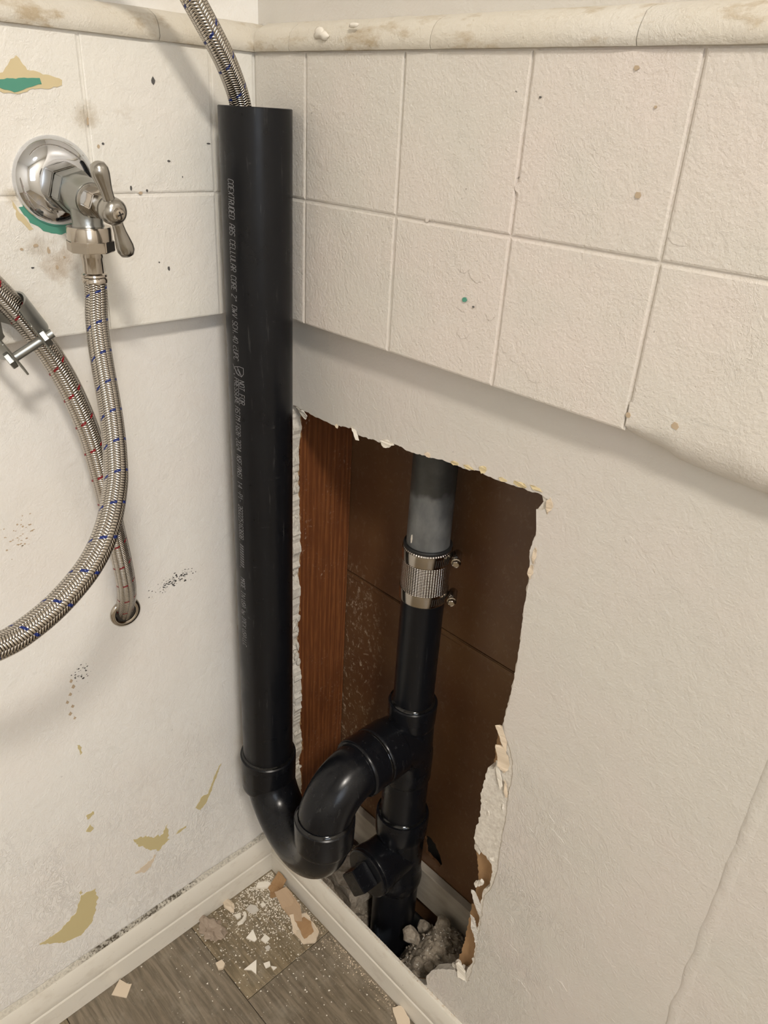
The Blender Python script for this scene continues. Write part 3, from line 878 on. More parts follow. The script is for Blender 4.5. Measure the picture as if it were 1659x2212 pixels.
for i, (cx, cz, r) in enumerate(((0.4300, 0.4450, 0.010), (0.4200, 0.4600, 0.007), (0.4450, 0.4250, 0.008), (0.4050, 0.4300, 0.006), (0.4700, 0.2700, 0.008), (0.4600, 0.2500, 0.006), (0.4020, 0.3000, 0.008), (0.4140, 0.2600, 0.007), (0.3960, 0.2300, 0.006), (0.4300, 0.2200, 0.008), (0.4350, 0.7600, 0.004), (0.4300, 0.6600, 0.003))):
    ring_flake(cx, cz, r, 170 + i, 0.0, 'wall')

# ---------------- skirting boards
bb_prof = [(0.0, 0.0), (0.0110, 0.0), (0.0110, 0.0345), (0.0098, 0.0358), (0.0104, 0.0372), (0.0100, 0.0480), (0.0078, 0.0590), (0.0060, 0.0670), (0.0045, 0.0700), (0.0, 0.0700)]
def baseboard(a, b, right, name):
    bm = bmesh.new()
    ends = []
    for t, cut in ((a, True), (b, False)):
        row = []
        for o, z in bb_prof:
            tt = t + (o if cut else 0)
            row.append(bm.verts.new((tt, -o, z) if right else (o, -tt, z)))
        ends.append(row)
    n = len(bb_prof)
    for i in range(n):
        bm.faces.new((ends[0][i], ends[0][(i + 1) % n], ends[1][(i + 1) % n], ends[1][i]))
    bm.faces.new(ends[0])
    bm.faces.new(list(reversed(ends[1])))
    bmesh.ops.recalc_face_normals(bm, faces=bm.faces)
    bmesh.ops.bevel(bm, geom=[e for e in bm.edges if e.calc_length() > 0.5], offset=0.0006, segments=2, affect='EDGES')
    return mk(name, bm, 'base', None, True, 35)
b_r = tag(baseboard(0.0, RX, True, 'baseboard_right'), 'white moulded skirting board running under the ragged hole', 'skirting board', kind='structure')
b_l = tag(baseboard(0.0, -RY, False, 'baseboard_left'), 'white moulded skirting board with grimy joint, left of the corner', 'skirting board', kind='structure')
# caulk line over the left board
bm = bmesh.new()
prev = None
t = 0.004
while t < 1.2:
    hgt = 0.0060 + 0.0022 * mnoise.noise(Vector((t * 30, 0, 0)))
    row = [bm.verts.new((0.0044, -t, 0.0702)), bm.verts.new((0.0026, -t, 0.0716 + 0.3 * hgt)), bm.verts.new((0.0004, -t, 0.0700 + hgt))]
    if prev:
        for j in range(2):
            bm.faces.new((prev[j], prev[j + 1], row[j + 1], row[j]))
    prev = row
    t += 0.004
bmesh.ops.recalc_face_normals(bm, faces=bm.faces)
mk('caulk_joint', bm, 'caulk', b_l, True)

# ---------------- wall cavity
back = empty('wall_back')
tag(back, 'brown paper-backed board lining the back of the wall cavity', 'wall', kind='structure')
YB = 0.102
knot = jag([(0.205, 0.160), (0.214, 0.166), (0.224, 0.160), (0.236, 0.146), (0.240, 0.134), (0.236, 0.126), (0.226, 0.130), (0.212, 0.132)], 0.003, 0.0014, 41, True)
mk('back_board', slab_with_hole([(-0.02, 0.0), (0.46, 0.0), (0.46, 0.4985), (-0.02, 0.4985)], knot, lambda u, v, d: (u, YB + d, v), 0.0035), 'kraft', back)
mk('back_board', box((-0.02, YB - 0.0006, 0.5005), (0.46, YB + 0.0116, CH)), 'kraft', back)
mk('seam_bead', box((-0.02, YB - 0.0012, 0.4925), (0.46, YB - 0.0002, 0.4975), 0.0003), 'kraft', back)
mk('void_backing', box((-0.06, 0.1145, -0.03), (0.52, 0.21, CH)), 'dark', back)  # added dark box: blackens the knot hole and keeps sky light out
mk('sole_strip', box((0.034, YB - 0.012, 0.050), (0.46, YB - 0.0008, 0.112), 0.001), 'plate', back)
stud = mk('wall_stud', box((-0.0045, 0.0130, 0.0), (0.0335, 0.1010, CH), 0.0012), 'stud')
tag(stud, 'orange-brown timber stud exposed at the left side of the hole', 'stud')
stud2 = mk('trim_light_block', box((0.405, 0.0130, 0.0), (0.443, 0.1010, CH), 0.0012), 'stud')  # added out of view to close the cavity against stray light
tag(stud2, 'unseen timber stud added right of the hole to stop light leaks', 'stud', kind='structure')
footing = mk('trim_1', box((-0.06, 0.0002, -0.06), (0.52, 0.2095, -0.0305)), 'soil')
tag(footing, 'dark ground at the bottom of the wall cavity', 'ground', kind='structure')

# ---------------- the unseen rest of the room (bounces the light)
WY0, WY1, WZ0, WZ1 = -1.95, -0.95, 0.90, 2.05
w = mk('wall_far', slab_with_hole([(RY, -0.005), (0.0, -0.005), (0.0, CH), (RY, CH)], [(WY0, WZ0), (WY0, WZ1), (WY1, WZ1), (WY1, WZ0)], lambda u, v, d: (RX + d, u, v), 0.10), 'room')
tag(w, 'plain off-white wall with a window, behind the camera on the right', 'wall', kind='structure')
w = mk('wall_front', box((0.0, RY - 0.02, -0.005), (RX, RY, CH)), 'room')
tag(w, 'plain off-white wall behind the camera', 'wall', kind='structure')
win = empty('window_1', (0, 0, 0))
tag(win, 'white framed window in the wall behind the camera', 'window', kind='structure')
for lo, hi in (((RX + 0.03, WY0, WZ0), (RX + 0.07, WY0 + 0.04, WZ1)), ((RX + 0.03, WY1 - 0.04, WZ0), (RX + 0.07, WY1, WZ1)), ((RX + 0.03, WY0 + 0.04, WZ0), (RX + 0.07, WY1 - 0.04, WZ0 + 0.04)), ((RX + 0.03, WY0 + 0.04, WZ1 - 0.04), (RX + 0.07, WY1 - 0.04, WZ1)), ((RX + 0.035, WY0 + 0.04, 1.46), (RX + 0.065, WY1 - 0.04, 1.50))):
    mk('window_frame', box(lo, hi, 0.003), 'frame', win)
w = mk('ceiling', box((-0.013, RY, CH), (RX, 0.013, CH + 0.02)), 'room')
tag(w, 'plain off-white ceiling', 'ceiling', kind='structure')
lamp = empty('ceiling_lamp', LAMP)
tag(lamp, 'round white ceiling lamp above the corner', 'lamp')
mk('lamp_housing', lathe([(0.0, 0.040), (0.170, 0.040), (0.185, 0.020), (0.185, -0.034), (0.155, -0.034), (0.152, -0.028), (0.0, -0.028)], n=48), 'lamp_rim', lamp, True, 40)

# ================================================================== DRAIN PIPE
S = Vector((0.0665, -0.0530, 0))
T = Vector((0.1970, -0.0720, 0))
K = Vector((0.1985, 0.0592, 0))
PR = 0.0302
drain = empty('drain_pipe', (K.x, K.y, 0.0))
tag(drain, 'glossy black plastic drain pipe with tall standpipe, U-bend trap and tee fittings', 'pipe')
def part(name, bm, mat, parent=drain, smooth=True, autos=35):
    """keeps world coordinates while parenting to an object placed elsewhere"""
    o = mk(name, bm, mat, None, smooth, autos)
    o.parent = parent
    o.matrix_parent_inverse = parent_inv(parent)
    return o
def parent_inv(p):
    m = Matrix.LocRotScale(p.location, p.rotation_euler, None)
    if p.parent:
        m = p.parent_world @ m if hasattr(p, 'parent_world') else Matrix.LocRotScale(p.parent.location, p.parent.rotation_euler, None) @ p.matrix_parent_inverse @ m
    return m.inverted()

ZTOP = 1.0200
standpipe = part('standpipe', lathe([(PR - 0.004, 0.27), (PR, 0.27), (PR, ZTOP - 0.0006), (PR - 0.0006, ZTOP), (PR - 0.0036, ZTOP), (PR - 0.004, ZTOP - 0.0006)], S, n=64, closed=True), 'abs')

# --- ink-jet lettering, single strokes wrapped on the pipe
GL = {
 'A': [[(0, 0), (0, 4), (1.2, 6), (2.8, 6), (4, 4), (4, 0)], [(0, 2.6), (4, 2.6)]],
 'B': [[(0, 0), (0, 6), (3, 6), (4, 5.2), (4, 4), (3, 3.2), (0, 3.2)], [(3, 3.2), (4, 2.3), (4, 0.9), (3, 0), (0, 0)]],
 'C': [[(4, 5), (3, 6), (1, 6), (0, 5), (0, 1), (1, 0), (3, 0), (4, 1)]],
 'D': [[(0, 0), (0, 6), (3, 6), (4, 5), (4, 1), (3, 0), (0, 0)]],
 'E': [[(4, 6), (0, 6), (0, 0), (4, 0)], [(0, 3), (3, 3)]],
 'F': [[(4, 6), (0, 6), (0, 0)], [(0, 3), (3, 3)]],
 'H': [[(0, 0), (0, 6)], [(4, 0), (4, 6)], [(0, 3), (4, 3)]],
 'I': [[(1, 6), (3, 6)], [(2, 6), (2, 0)], [(1, 0), (3, 0)]],
 'L': [[(0, 6), (0, 0), (4, 0)]],
 'M': [[(0, 0), (0, 6), (2, 3.5), (4, 6), (4, 0)]],
 'N': [[(0, 0), (0, 6), (4, 0), (4, 6)]],
 'O': [[(1, 0), (0, 1), (0, 5), (1, 6), (3, 6), (4, 5), (4, 1), (3, 0), (1, 0)]],
 'P': [[(0, 0), (0, 6), (3, 6), (4, 5.2), (4, 3.8), (3, 3), (0, 3)]],
 'R': [[(0, 0), (0, 6), (3, 6), (4, 5.2), (4, 3.8), (3, 3), (0, 3)], [(2, 3), (4, 0)]],
 'S': [[(4, 5), (3, 6), (1, 6), (0, 5), (0, 4), (1, 3), (3, 3), (4, 2), (4, 1), (3, 0), (1, 0), (0, 1)]],
 'T': [[(0, 6), (4, 6)], [(2, 6), (2, 0)]],
 'U': [[(0, 6), (0, 1), (1, 0), (3, 0), (4, 1), (4, 6)]],
 'V': [[(0, 6), (2, 0), (4, 6)]],
 'W': [[(0, 6), (0.8, 0), (2, 3.5), (3.2, 0), (4, 6)]],
 'X': [[(0, 0), (4, 6)], [(0, 6), (4, 0)]],
 'b': [[(0, 6), (0, 0), (3, 0), (4, 1), (4, 2.6), (3, 3.6), (0, 3.6)]],
 'y': [[(0, 4), (0, 2), (1, 1), (4, 1)], [(4, 4), (4, -0.5), (3, -1.5), (1, -1.5)]],
 'c': [[(4, 4), (1, 4), (0, 3), (0, 1), (1, 0), (4, 0)]],
 '0': [[(1, 0), (0, 1), (0, 5), (1, 6), (3, 6), (4, 5), (4, 1), (3, 0), (1, 0)]],
 '1': [[(1, 5), (2, 6), (2, 0)]],
 '2': [[(0, 5), (1, 6), (3, 6), (4, 5), (4, 4), (0, 0), (4, 0)]],
 '3': [[(0, 5), (1, 6), (3, 6), (4, 5), (4, 4), (3, 3), (4, 2), (4, 1), (3, 0), (1, 0), (0, 1)], [(1.5, 3), (3, 3)]],
 '4': [[(3, 0), (3, 6), (0, 2), (4, 2)]],
 '5': [[(4, 6), (0, 6), (0, 3.4), (3, 3.4), (4, 2.4), (4, 1), (3, 0), (0, 0)]],
 '6': [[(4, 5), (3, 6), (1, 6), (0, 5), (0, 1), (1, 0), (3, 0), (4, 1), (4, 2.4), (3, 3.2), (0, 3.2)]],
 '8': [[(1, 3), (0, 4), (0, 5), (1, 6), (3, 6), (4, 5), (4, 4), (3, 3), (1, 3), (0, 2), (0, 1), (1, 0), (3, 0), (4, 1), (4, 2), (3, 3)]],
 '.': [[(1.4, 0), (2.4, 0)], [(1.4, 0.7), (2.4, 0.7)]],
 ',': [[(2, 0.6), (1.2, -1.2)]],
 '-': [[(0.6, 3), (3.4, 3)]],
 '/': [[(0, 0), (4, 6)]],
 '"': [[(1.2, 6), (1.2, 4.4)], [(2.8, 6), (2.8, 4.4)]],
 '|': [[(0.3, 0.2), (1.4, 5.6)], [(2.2, 0.4), (3.2, 6)], [(1.2, 5.2), (3.4, 4.0)]],
}
WORDS = [('COEXTRUDED', 0.9663, 0.9353), ('ABS', 0.9317, 0.9221), ('CELLULAR', 0.9191, 0.8928), ('CORE', 0.8897, 0.8764), ('2"', 0.8736, 0.8676), ('DWV', 0.864, 0.8530), ('SCH.40', 0.8505, 0.8305), ('cUPC', 0.8279, 0.8142), ('PRESSURE', 0.7981, 0.772), ('ASTM', 0.7701, 0.7558), ('F628-2024', 0.7534, 0.7248), ('NSF/ANSI', 0.7204, 0.6955), ('14', 0.6925, 0.6848), ('-P1-', 0.6823, 0.6693), ('260225163608', 0.6661, 0.6268), ('.', 0.6257, 0.6229), ('|||||||||', 0.6207, 0.5930), (',', 0.5925, 0.5900), ('MADE', 0.5796, 0.5661), ('IN', 0.5631, 0.5541), ('USA', 0.5517, 0.5419), ('by', 0.5382, 0.5327), ('IPEX', 0.5296, 0.5152), ('USA', 0.5126, 0.5018), ('LLC', 0.4999, 0.4901)]
LH = 0.0062
def theta0(z):
    return R(-86.0) + (z - 0.9663) * R(13.0)
bm = bmesh.new()
def ink(a, b, wd):
    """short ribbon between two (z, height) points on the pipe"""
    n = max(1, int(math.hypot(b[0] - a[0], b[1] - a[1]) / 0.0012))
    dz, dh = b[0] - a[0], b[1] - a[1]
    L = math.hypot(dz, dh) or 1e-6
    nz, nh = -dh / L * wd, dz / L * wd
    pv = None
    for s in range(n + 1):
        z, h = a[0] + dz * s / n, a[1] + dh * s / n
        row = []
        for sg in (-1, 1):
            zz, hh = z + nz * sg, h + nh * sg
            th = theta0(zz) + hh / PR
            row.append(bm.verts.new((S.x + math.cos(th) * (PR + 0.00008), S.y + math.sin(th) * (PR + 0.00008), zz)))
        if pv:
            bm.faces.new((pv[0], pv[1], row[1], row[0]))
        pv = row
def word(txt, za, zb, h0=0.0, lh=LH):
    n = len(txt)
    pitch = (za - zb) / n
    wch = pitch * 0.74
    for i, ch in enumerate(txt):
        for st in GL.get(ch, []):
            pts = []
            for gx, gy in st:
                zx = za - i * pitch - (gx / 4.0) * wch - (gy - 3) / 6.0 * 0.0010   # slanted
                pts.append((zx, h0 + gy / 6.0 * lh))
            for a, b in zip(pts, pts[1:]):
                ink(a, b, 0.00019)
for t, za, zb in WORDS:
    word(t, za, zb, 0.0, LH if t not in ('PRESSURE',) else LH * 0.9)
word('NOT FOR', 0.7967, 0.7733, LH * 1.02, LH * 0.9)
# certification emblem: shield with a band and three small letters
zc, hc = 0.8050, 0.0052
shield = [(0.0045, 0.0040), (0.0015, 0.0062), (-0.0040, 0.0062), (-0.0048, 0.0020), (-0.0035, -0.0045), (0.0020, -0.0020), (0.0045, 0.0040)]
for a, b in zip(shield, shield[1:]):
    ink((zc - a[0], hc + a[1]), (zc - b[0], hc + b[1]), 0.00019)
ink((zc + 0.0045, hc - 0.0010), (zc - 0.0038, hc + 0.0040), 0.00019)
ink((zc + 0.0020, hc - 0.0038), (zc - 0.0040, hc + 0.0005), 0.00019)
for i, ch in enumerate('UPC'):
    for st in GL[ch]:
        pts = [(zc + 0.0018 - i * 0.0018 - gx / 4 * 0.0012, hc - 0.0006 + i * 0.0010 + gy / 6 * 0.0020) for gx, gy in st]
        for a, b in zip(pts, pts[1:]):
            ink(a, b, 0.00013)
ink((zc + 0.0058, hc - 0.0066), (zc + 0.0040, hc - 0.0056), 0.00016)
ink((zc + 0.0040, hc - 0.0056), (zc + 0.0010, hc - 0.0050), 0.00016)
ink((zc - 0.0030, hc - 0.0056), (zc - 0.0040, hc - 0.0050), 0.0004)
lt = mk('printed_lettering', bm, 'print')
lt.parent = standpipe
lt.matrix_parent_inverse = (Matrix.Translation(drain.location)).inverted() @ Matrix.Identity(4)
lt.matrix_parent_inverse = Matrix.Identity(4)
tag(lt, 'small white slanted ink lettering running down the pipe')

# --- trap: hub, U-bend, second hub
def hub(z0, z1, c, r=0.0338, rin=None, axis=(0, 0, 1), lip=True):
    rin = rin or PR
    return lathe([(rin - 0.0005, z0), (r - 0.0014, z0), (r - 0.0002, z0 + 0.0022), (r, z0 + 0.006), (r + 0.0006, z1 - 0.0035), (r + 0.0004, z1 - 0.0012), (r - 0.0010, z1), (rin + 0.0004, z1), (rin - 0.0005, z1 - 0.002)], c, axis, 56, closed=True)
ud = (T - S).normalized()
RU = (T - S).length / 2
UC = (S + T) / 2
ZC = 0.2945
path = [S + Vector((0, 0, 0.312 - 0.006 * i)) for i in range(3)]
for i in range(33):
    a = math.pi * i / 32
    path.append(UC - ud * RU * math.cos(a) + Vector((0, 0, ZC - RU * math.sin(a))))
path += [T + Vector((0, 0, z)) for z in (0.300, 0.312)]
rads = [PR + 0.0002] * len(path)
trap = part('trap_bend', sweep(path, rads, 48), 'abs_fit')
o = part('inlet_hub', hub(0.2600, 0.3120, S), 'abs_fit'); 
o2 = part('outlet_hub', hub(0.2860, 0.3250, T), 'abs_fit')
# wet solvent beads
part('cement_bead', lathe([(PR + 0.0004, 0.3120), (PR + 0.0022, 0.3120), (PR + 0.0016, 0.3134), (PR + 0.0003, 0.3142)], S, n=48, closed=True), 'glue')
part('cement_bead', lathe([(PR + 0.0004, 0.3250), (PR + 0.0026, 0.3250), (PR + 0.0018, 0.3268), (PR + 0.0003, 0.3280)], T, n=48, closed=True), 'glue')

# --- elbow into the wall
ZA = 0.3650
RE = 0.0500
path = [T + Vector((0, 0, z)) for z in (0.300, 0.310)]
for i in range(21):
    a = math.pi / 2 * i / 20
    path.append(T + Vector((0, RE * (1 - math.cos(a)), ZA - RE + RE * math.sin(a))))
path += [Vector((T.x, y, ZA)) for y in (-0.018, -0.010, 0.0)]
part('trap_elbow', sweep(path, PR + 0.0004, 48), 'abs_fit')
Y1 = Vector((T.x, 0, ZA))
def hub_y(y0, y1, r, z=ZA, x=T.x, rin=PR):
    return lathe([(rin, y0), (r - 0.0012, y0), (r, y0 + 0.0014), (r + 0.0003, y0 + 0.004), (r, y1 - 0.0012), (r - 0.0010, y1), (rin, y1)], (x, 0, z), (0, 1, 0), 56, closed=True)
part('elbow_hub', hub_y(-0.0270, -0.0015, 0.0344), 'abs_fit')
part('cement_bead', hub_y(-0.0015, 0.0005, 0.0336), 'glue')
part('tee_hub', hub_y(0.0005, 0.0290, 0.0346), 'abs_fit')

# --- sanitary tee on the riser
UR = 0.0236
part('riser_pipe', lathe([(UR - 0.003, 0.395), (UR, 0.395), (UR, 0.600), (UR - 0.003, 0.600)], K, n=48, closed=True), 'abs')
part('tee_top_hub', hub(0.3850, 0.4190, K, 0.0284, UR), 'abs_fit')
part('cement_bead', lathe([(UR, 0.4185), (UR + 0.0026, 0.4185), (UR + 0.0016, 0.4205), (UR, 0.4215)], K, n=40, closed=True), 'glue')
part('tee_body', lathe([(0.0245, 0.300), (0.0290, 0.300), (0.0302, 0.303), (0.0302, 0.325), (0.0292, 0.332), (0.0286, 0.345), (0.0280, 0.380), (0.0272, 0.388), (0.0245, 0.388)], K, n=56, closed=True), 'abs_fit')
# swept shoulder from branch to body
sh = [Vector((T.x, 0.026, ZA)), Vector((T.x, 0.034, ZA - 0.0005)), Vector((T.x + 0.0005, 0.042, ZA - 0.003)), Vector((T.x + 0.001, 0.050, ZA - 0.009)), Vector((T.x + 0.0013, 0.056, ZA - 0.018)), Vector((K.x, 0.0585, ZA - 0.030)), Vector((K.x, 0.0592, ZA - 0.045))]
part('tee_branch', sweep(catmull(sh, 0.004), [0.0338 - 0.0055 * i / 20 for i in range(len(catmull(sh, 0.004)))], 48), 'abs_fit')
part('connecting_pipe', lathe([(0.024, 0.230), (0.0282, 0.230), (0.0282, 0.315), (0.024, 0.315)], K, n=48, closed=True), 'abs')

# --- cleanout tee with plug
co = part('cleanout_tee', lathe([(0.0270, 0.104), (0.0310, 0.104), (0.0330, 0.112), (0.0336, 0.120), (0.0322, 0.128), (0.0312, 0.134), (0.0312, 0.196), (0.0330, 0.202), (0.0336, 0.208), (0.0340, 0.233), (0.0330, 0.2365), (0.0283, 0.2365)], K, n=56, closed=True), 'abs_fit')
part('cement_bead', lathe([(0.0282, 0.2360), (0.0306, 0.2360), (0.0298, 0.2378), (0.0282, 0.2388)], K, n=40, closed=True), 'glue')
ZP = 0.166
part('cleanout_branch', lathe([(0.0, 0.0), (0.0330, 0.0), (0.0336, 0.0015), (0.0338, 0.010), (0.0318, 0.018), (0.0312, 0.030), (0.0306, 0.058), (0.0, 0.058)], (K.x, 0.004, ZP), (0, 1, 0), 56), 'abs_fit')
plug = part('cleanout_plug', lathe([(0.0, 0.0), (0.0305, 0.0), (0.0322, 0.0012), (0.0322, 0.0050), (0.0300, 0.0052), (0.0, 0.0052)], (K.x, -0.0010, ZP), (0, 1, 0), 48), 'abs_fit')
hx = []
bm = bmesh.new()
for y0 in (-0.0010, -0.0230):
    s = 1.0 if y0 > -0.002 else 0.95
    hx.append([bm.verts.new((K.x + math.cos(R(45 * i + 9)) * 0.0242 * s * (1.0 if i % 2 else 0.93), y0, ZP + math.sin(R(45 * i + 9)) * 0.0242 * s * (1.0 if i % 2 else 0.93))) for i in (0, 2, 4, 6)])
for i in range(4):
    bm.faces.new((hx[0][i], hx[0][(i + 1) % 4], hx[1][(i + 1) % 4], hx[1][i]))
bm.faces.new(hx[1]); bm.faces.new(list(reversed(hx[0])))
bmesh.ops.recalc_face_normals(bm, faces=bm.faces)
bmesh.ops.bevel(bm, geom=bm.edges[:], offset=0.0012, segments=2, affect='EDGES')
nutp = mk('plug_head', bm, 'abs_fit', None, True, 35)
nutp.parent = plug
part('lower_pipe', lathe([(PR - 0.004, -0.028), (PR - 0.0002, -0.028), (PR - 0.0002, 0.112), (PR - 0.004, 0.112)], K, n=48, closed=True), 'abs')

# ================================================================== GALVANISED PIPE AND COUPLING
gp = mk('galvanized_pipe', lathe([(0.0195, 0.6020), (0.0228, 0.6020), (0.0228, 1.30), (0.0195, 1.30)], K, n=48, closed=True), 'galv', None, True, 40)
tag(gp, 'grey galvanized steel pipe rising inside the wall above the banded coupling', 'pipe')
spt = mk('paint_spot', wall_patch('x', [(0, 0), (0.002, 0.001), (0.0025, 0.008), (0.001, 0.010), (-0.0005, 0.006)], True, 0, 'chip', None, 0.0002, 0.001, 0.0003, 2).data and bmesh.new(), 'chip', gp) if False else None
th = math.atan2(-0.4674 - K.y, 0.6406 - K.x) - R(48)
bm = bmesh.new()
g = []
for i in range(5):
    for j in range(3):
        a = th + (j - 1) * R(3.6 - abs(i - 2) * 0.8)
        g.append(bm.verts.new((K.x + math.cos(a) * 0.02288, K.y + math.sin(a) * 0.02288, 0.6360 + i * 0.0024 + 0.0006 * (j - 1))))
for i in range(4):
    for j in range(2):
        bm.faces.new((g[i * 3 + j], g[i * 3 + j + 1], g[i * 3 + j + 4], g[i * 3 + j + 3]))
mk('paint_spot', bm, 'chip', gp)

cp = empty('pipe_coupling', (K.x, K.y, 0.595))
tag(cp, 'stainless shielded rubber coupling with two screw bands joining grey and black pipes', 'coupling')
def cpart(name, bm, mat, smooth=True, autos=35, parent=None):
    o = mk(name, bm, mat, None, smooth, autos)
    o.parent = parent or cp
    if parent is None:
        o.matrix_parent_inverse = Matrix.Translation(cp.location).inverted()
    return o
cpart('rubber_sleeve', lathe([(0.0237, 0.5630), (0.0250, 0.5630), (0.0252, 0.566), (0.0252, 0.6280), (0.0258, 0.6295), (0.0252, 0.6310), (0.0230, 0.6310), (0.0230, 0.605), (0.0237, 0.60)], K, n=48, closed=True), 'rubber')
cpart('shield', lathe([(0.0252, 0.5640), (0.0257, 0.5640)] + [(0.0257, 0.5640 + 0.0626 * i / 8) for i in range(1, 9)] + [(0.0252, 0.6270)], K, n=80, uv=True), 'shield')
vd = math.atan2(-0.4674 - K.y, 0.6406 - K.x)        # towards the camera
for zb in (0.6190, 0.5715):
    bd = cpart('clamp_band', lathe([(0.0257, zb - 0.0066), (0.0264, zb - 0.0066), (0.0266, zb - 0.0050), (0.0266, zb + 0.0050), (0.0264, zb + 0.0066), (0.0257, zb + 0.0066)], K, n=64, closed=True), 'steel')
    # worm slots, tail end and bolt-like screw
    bm = bmesh.new()
    for s in range(8):
        a = vd + R(22 + s * 5.2)
        for q in (0,):
            c0 = Vector((K.x + math.cos(a) * 0.02665, K.y + math.sin(a) * 0.02665, zb))
            tx = Vector((-math.sin(a), math.cos(a), 0))
            nx = Vector((math.cos(a), math.sin(a), 0))
            vv = []
            for u, h in ((-0.0004, -0.0045), (0.0004, -0.0045), (0.0011, 0.0040), (0.0003, 0.0040)):
                vv.append(bm.verts.new(c0 + tx * u + Vector((0, 0, h)) + nx * 0.0002))
            bm.faces.new(vv)
    cpart('worm_slots', bm, 'dark', False, None, bd).matrix_parent_inverse = Matrix.Identity(4)
    a = vd + R(78)
    ctr = Vector((K.x + math.cos(a) * 0.0318, K.y + math.sin(a) * 0.0318, zb))
    ax = Vector((math.cos(vd - R(4)), math.sin(vd - R(4)), -0.10)).normalized()
    hs = mk('screw_housing', lathe([(0.0, -0.0090), (0.0042, -0.0090), (0.0050, -0.0075), (0.0050, 0.0050), (0.0042, 0.0062), (0.0, 0.0062)], ctr, ax, 16), 'steel', None, True, 35)
    hs.parent = bd
    sd = mk('hex_screw', lathe([(0.0, 0.0062), (0.0030, 0.0062), (0.0030, 0.0082), (0.0052, 0.0085), (0.0052, 0.0094), (0.0040, 0.0098), (0.0039, 0.0130), (0.0034, 0.0136), (0.0030, 0.0130), (0.0, 0.0128)], ctr, ax, 12), 'nickel_b', None, True, 30)
    sd.parent = bd

# ================================================================== WATER VALVE
VO = (D, -0.2050, 0.9610)
valve = empty('shutoff_valve', VO, (0, R(7), 0))
tag(valve, 'chrome shutoff valve with lever handle and round wall plate on the left tiles', 'valve')
def vpart(name, bm, mat, parent=valve, smooth=True, autos=32):
    return mk(name, bm, mat, parent, smooth, autos)
esc = vpart('escutcheon', lathe([(0.0125, 0.0115), (0.0145, 0.0120), (0.0190, 0.0112), (0.0240, 0.0090), (0.0285, 0.0055), (0.0315, 0.0018), (0.0322, 0.0), (0.0322, -0.0010), (0.0125, 0.0)], (0, 0, 0), (1, 0, 0), 64, closed=True), 'chrome')
esc.rotation_euler = (0, R(-7), 0)
def hexprism(r, h0, h1, cx=0.0, cz=0.0, ax='x', ph=0.0, bev=0.0008, n=6):
    bm = bmesh.new()
    A, B = [], []
    for i in range(n):
        a = 2 * math.pi * i / n + ph
        for L, h in ((A, h0), (B, h1)):
            L.append(bm.verts.new((h, math.cos(a) * r, cz + math.sin(a) * r) if ax == 'x' else (cx + math.cos(a) * r, math.sin(a) * r, h)))
    for i in range(n):
        bm.faces.new((A[i], A[(i + 1) % n], B[(i + 1) % n], B[i]))
    bm.faces.new(A); bm.faces.new(list(reversed(B)))
    bmesh.ops.recalc_face_normals(bm, faces=bm.faces)
    bmesh.ops.bevel(bm, geom=bm.edges[:], offset=bev, segments=2, affect='EDGES')
    return bm
vpart('inlet_nut', hexprism(0.0176, 0.0100, 0.0250, ph=R(15)), 'nickel')
vpart('body', lathe([(0.0, 0.020), (0.0130, 0.020), (0.0140, 0.0275), (0.0140, 0.0450), (0.0136, 0.0500), (0.0122, 0.0545), (0.0122, 0.0580), (0.0, 0.0580)], (0, 0, 0), (1, 0, 0), 40), 'cast')
vpart('body_flats', hexprism(0.0168, 0.0262, 0.0385, ph=R(15)), 'cast')
# outlet pointing down (valve is tilted, so lean it back to plumb)
OX = 0.0475
ot = vpart('outlet', lathe([(0.0, 0.004), (0.0118, 0.002), (0.0112, -0.0100), (0.0108, -0.0150), (0.0120, -0.0175), (0.0142, -0.0200), (0.0146, -0.0215), (0.0, -0.0215)], (0, 0, 0), (0, 0, 1), 40), 'cast')
ot.location = (OX, 0, -0.003)
ot.rotation_euler = (0, R(-7), 0)
vpart('packing_collar', lathe([(0.0, 0.056), (0.0112, 0.056), (0.0118, 0.0575), (0.0118, 0.0605), (0.0106, 0.0620), (0.0, 0.0620)], (0, 0, 0), (1, 0, 0), 36), 'nickel')
vpart('packing_nut', hexprism(0.0100, 0.0610, 0.0735, ph=R(10)), 'nickel_b')
vpart('stem', lathe([(0.0, 0.0720), (0.0070, 0.0720), (0.0074, 0.0740), (0.0062, 0.0780), (0.0062, 0.0860), (0.0, 0.0860)], (0, 0, 0), (1, 0, 0), 28), 'nickel')
HX = 0.0885
hd = vpart('handle', lathe([(0.0, -0.0085), (0.0065, -0.0085), (0.0085, -0.0060), (0.0094, -0.0010), (0.0090, 0.0035), (0.0070, 0.0065), (0.0045, 0.0080), (0.0, 0.0082)], (HX, 0, 0), (1, 0, 0), 36), 'nickel')
up_d = Vector((-0.004, -0.30, 0.955)).normalized()
for sgn in (1, -1):
    dv = up_d * sgn
    bm = lathe([(0.0, 0.004), (0.0046, 0.005), (0.0040, 0.0100), (0.0044, 0.0150), (0.0054, 0.0205), (0.0062, 0.0250), (0.0062, 0.0285), (0.0048, 0.0318), (0.0022, 0.0332), (0.0, 0.0335)], (HX + 0.0005, 0, 0), dv, 28)
    lv = mk('lever', bm, 'nickel', hd, True)
mk('handle_screw', lathe([(0.0, 0.0078), (0.0042, 0.0078), (0.0044, 0.0088), (0.0034, 0.0105), (0.0014, 0.0112), (0.0, 0.0112)], (HX, 0, 0), (1, 0, 0), 24), 'nickel_b', hd, True, 40)
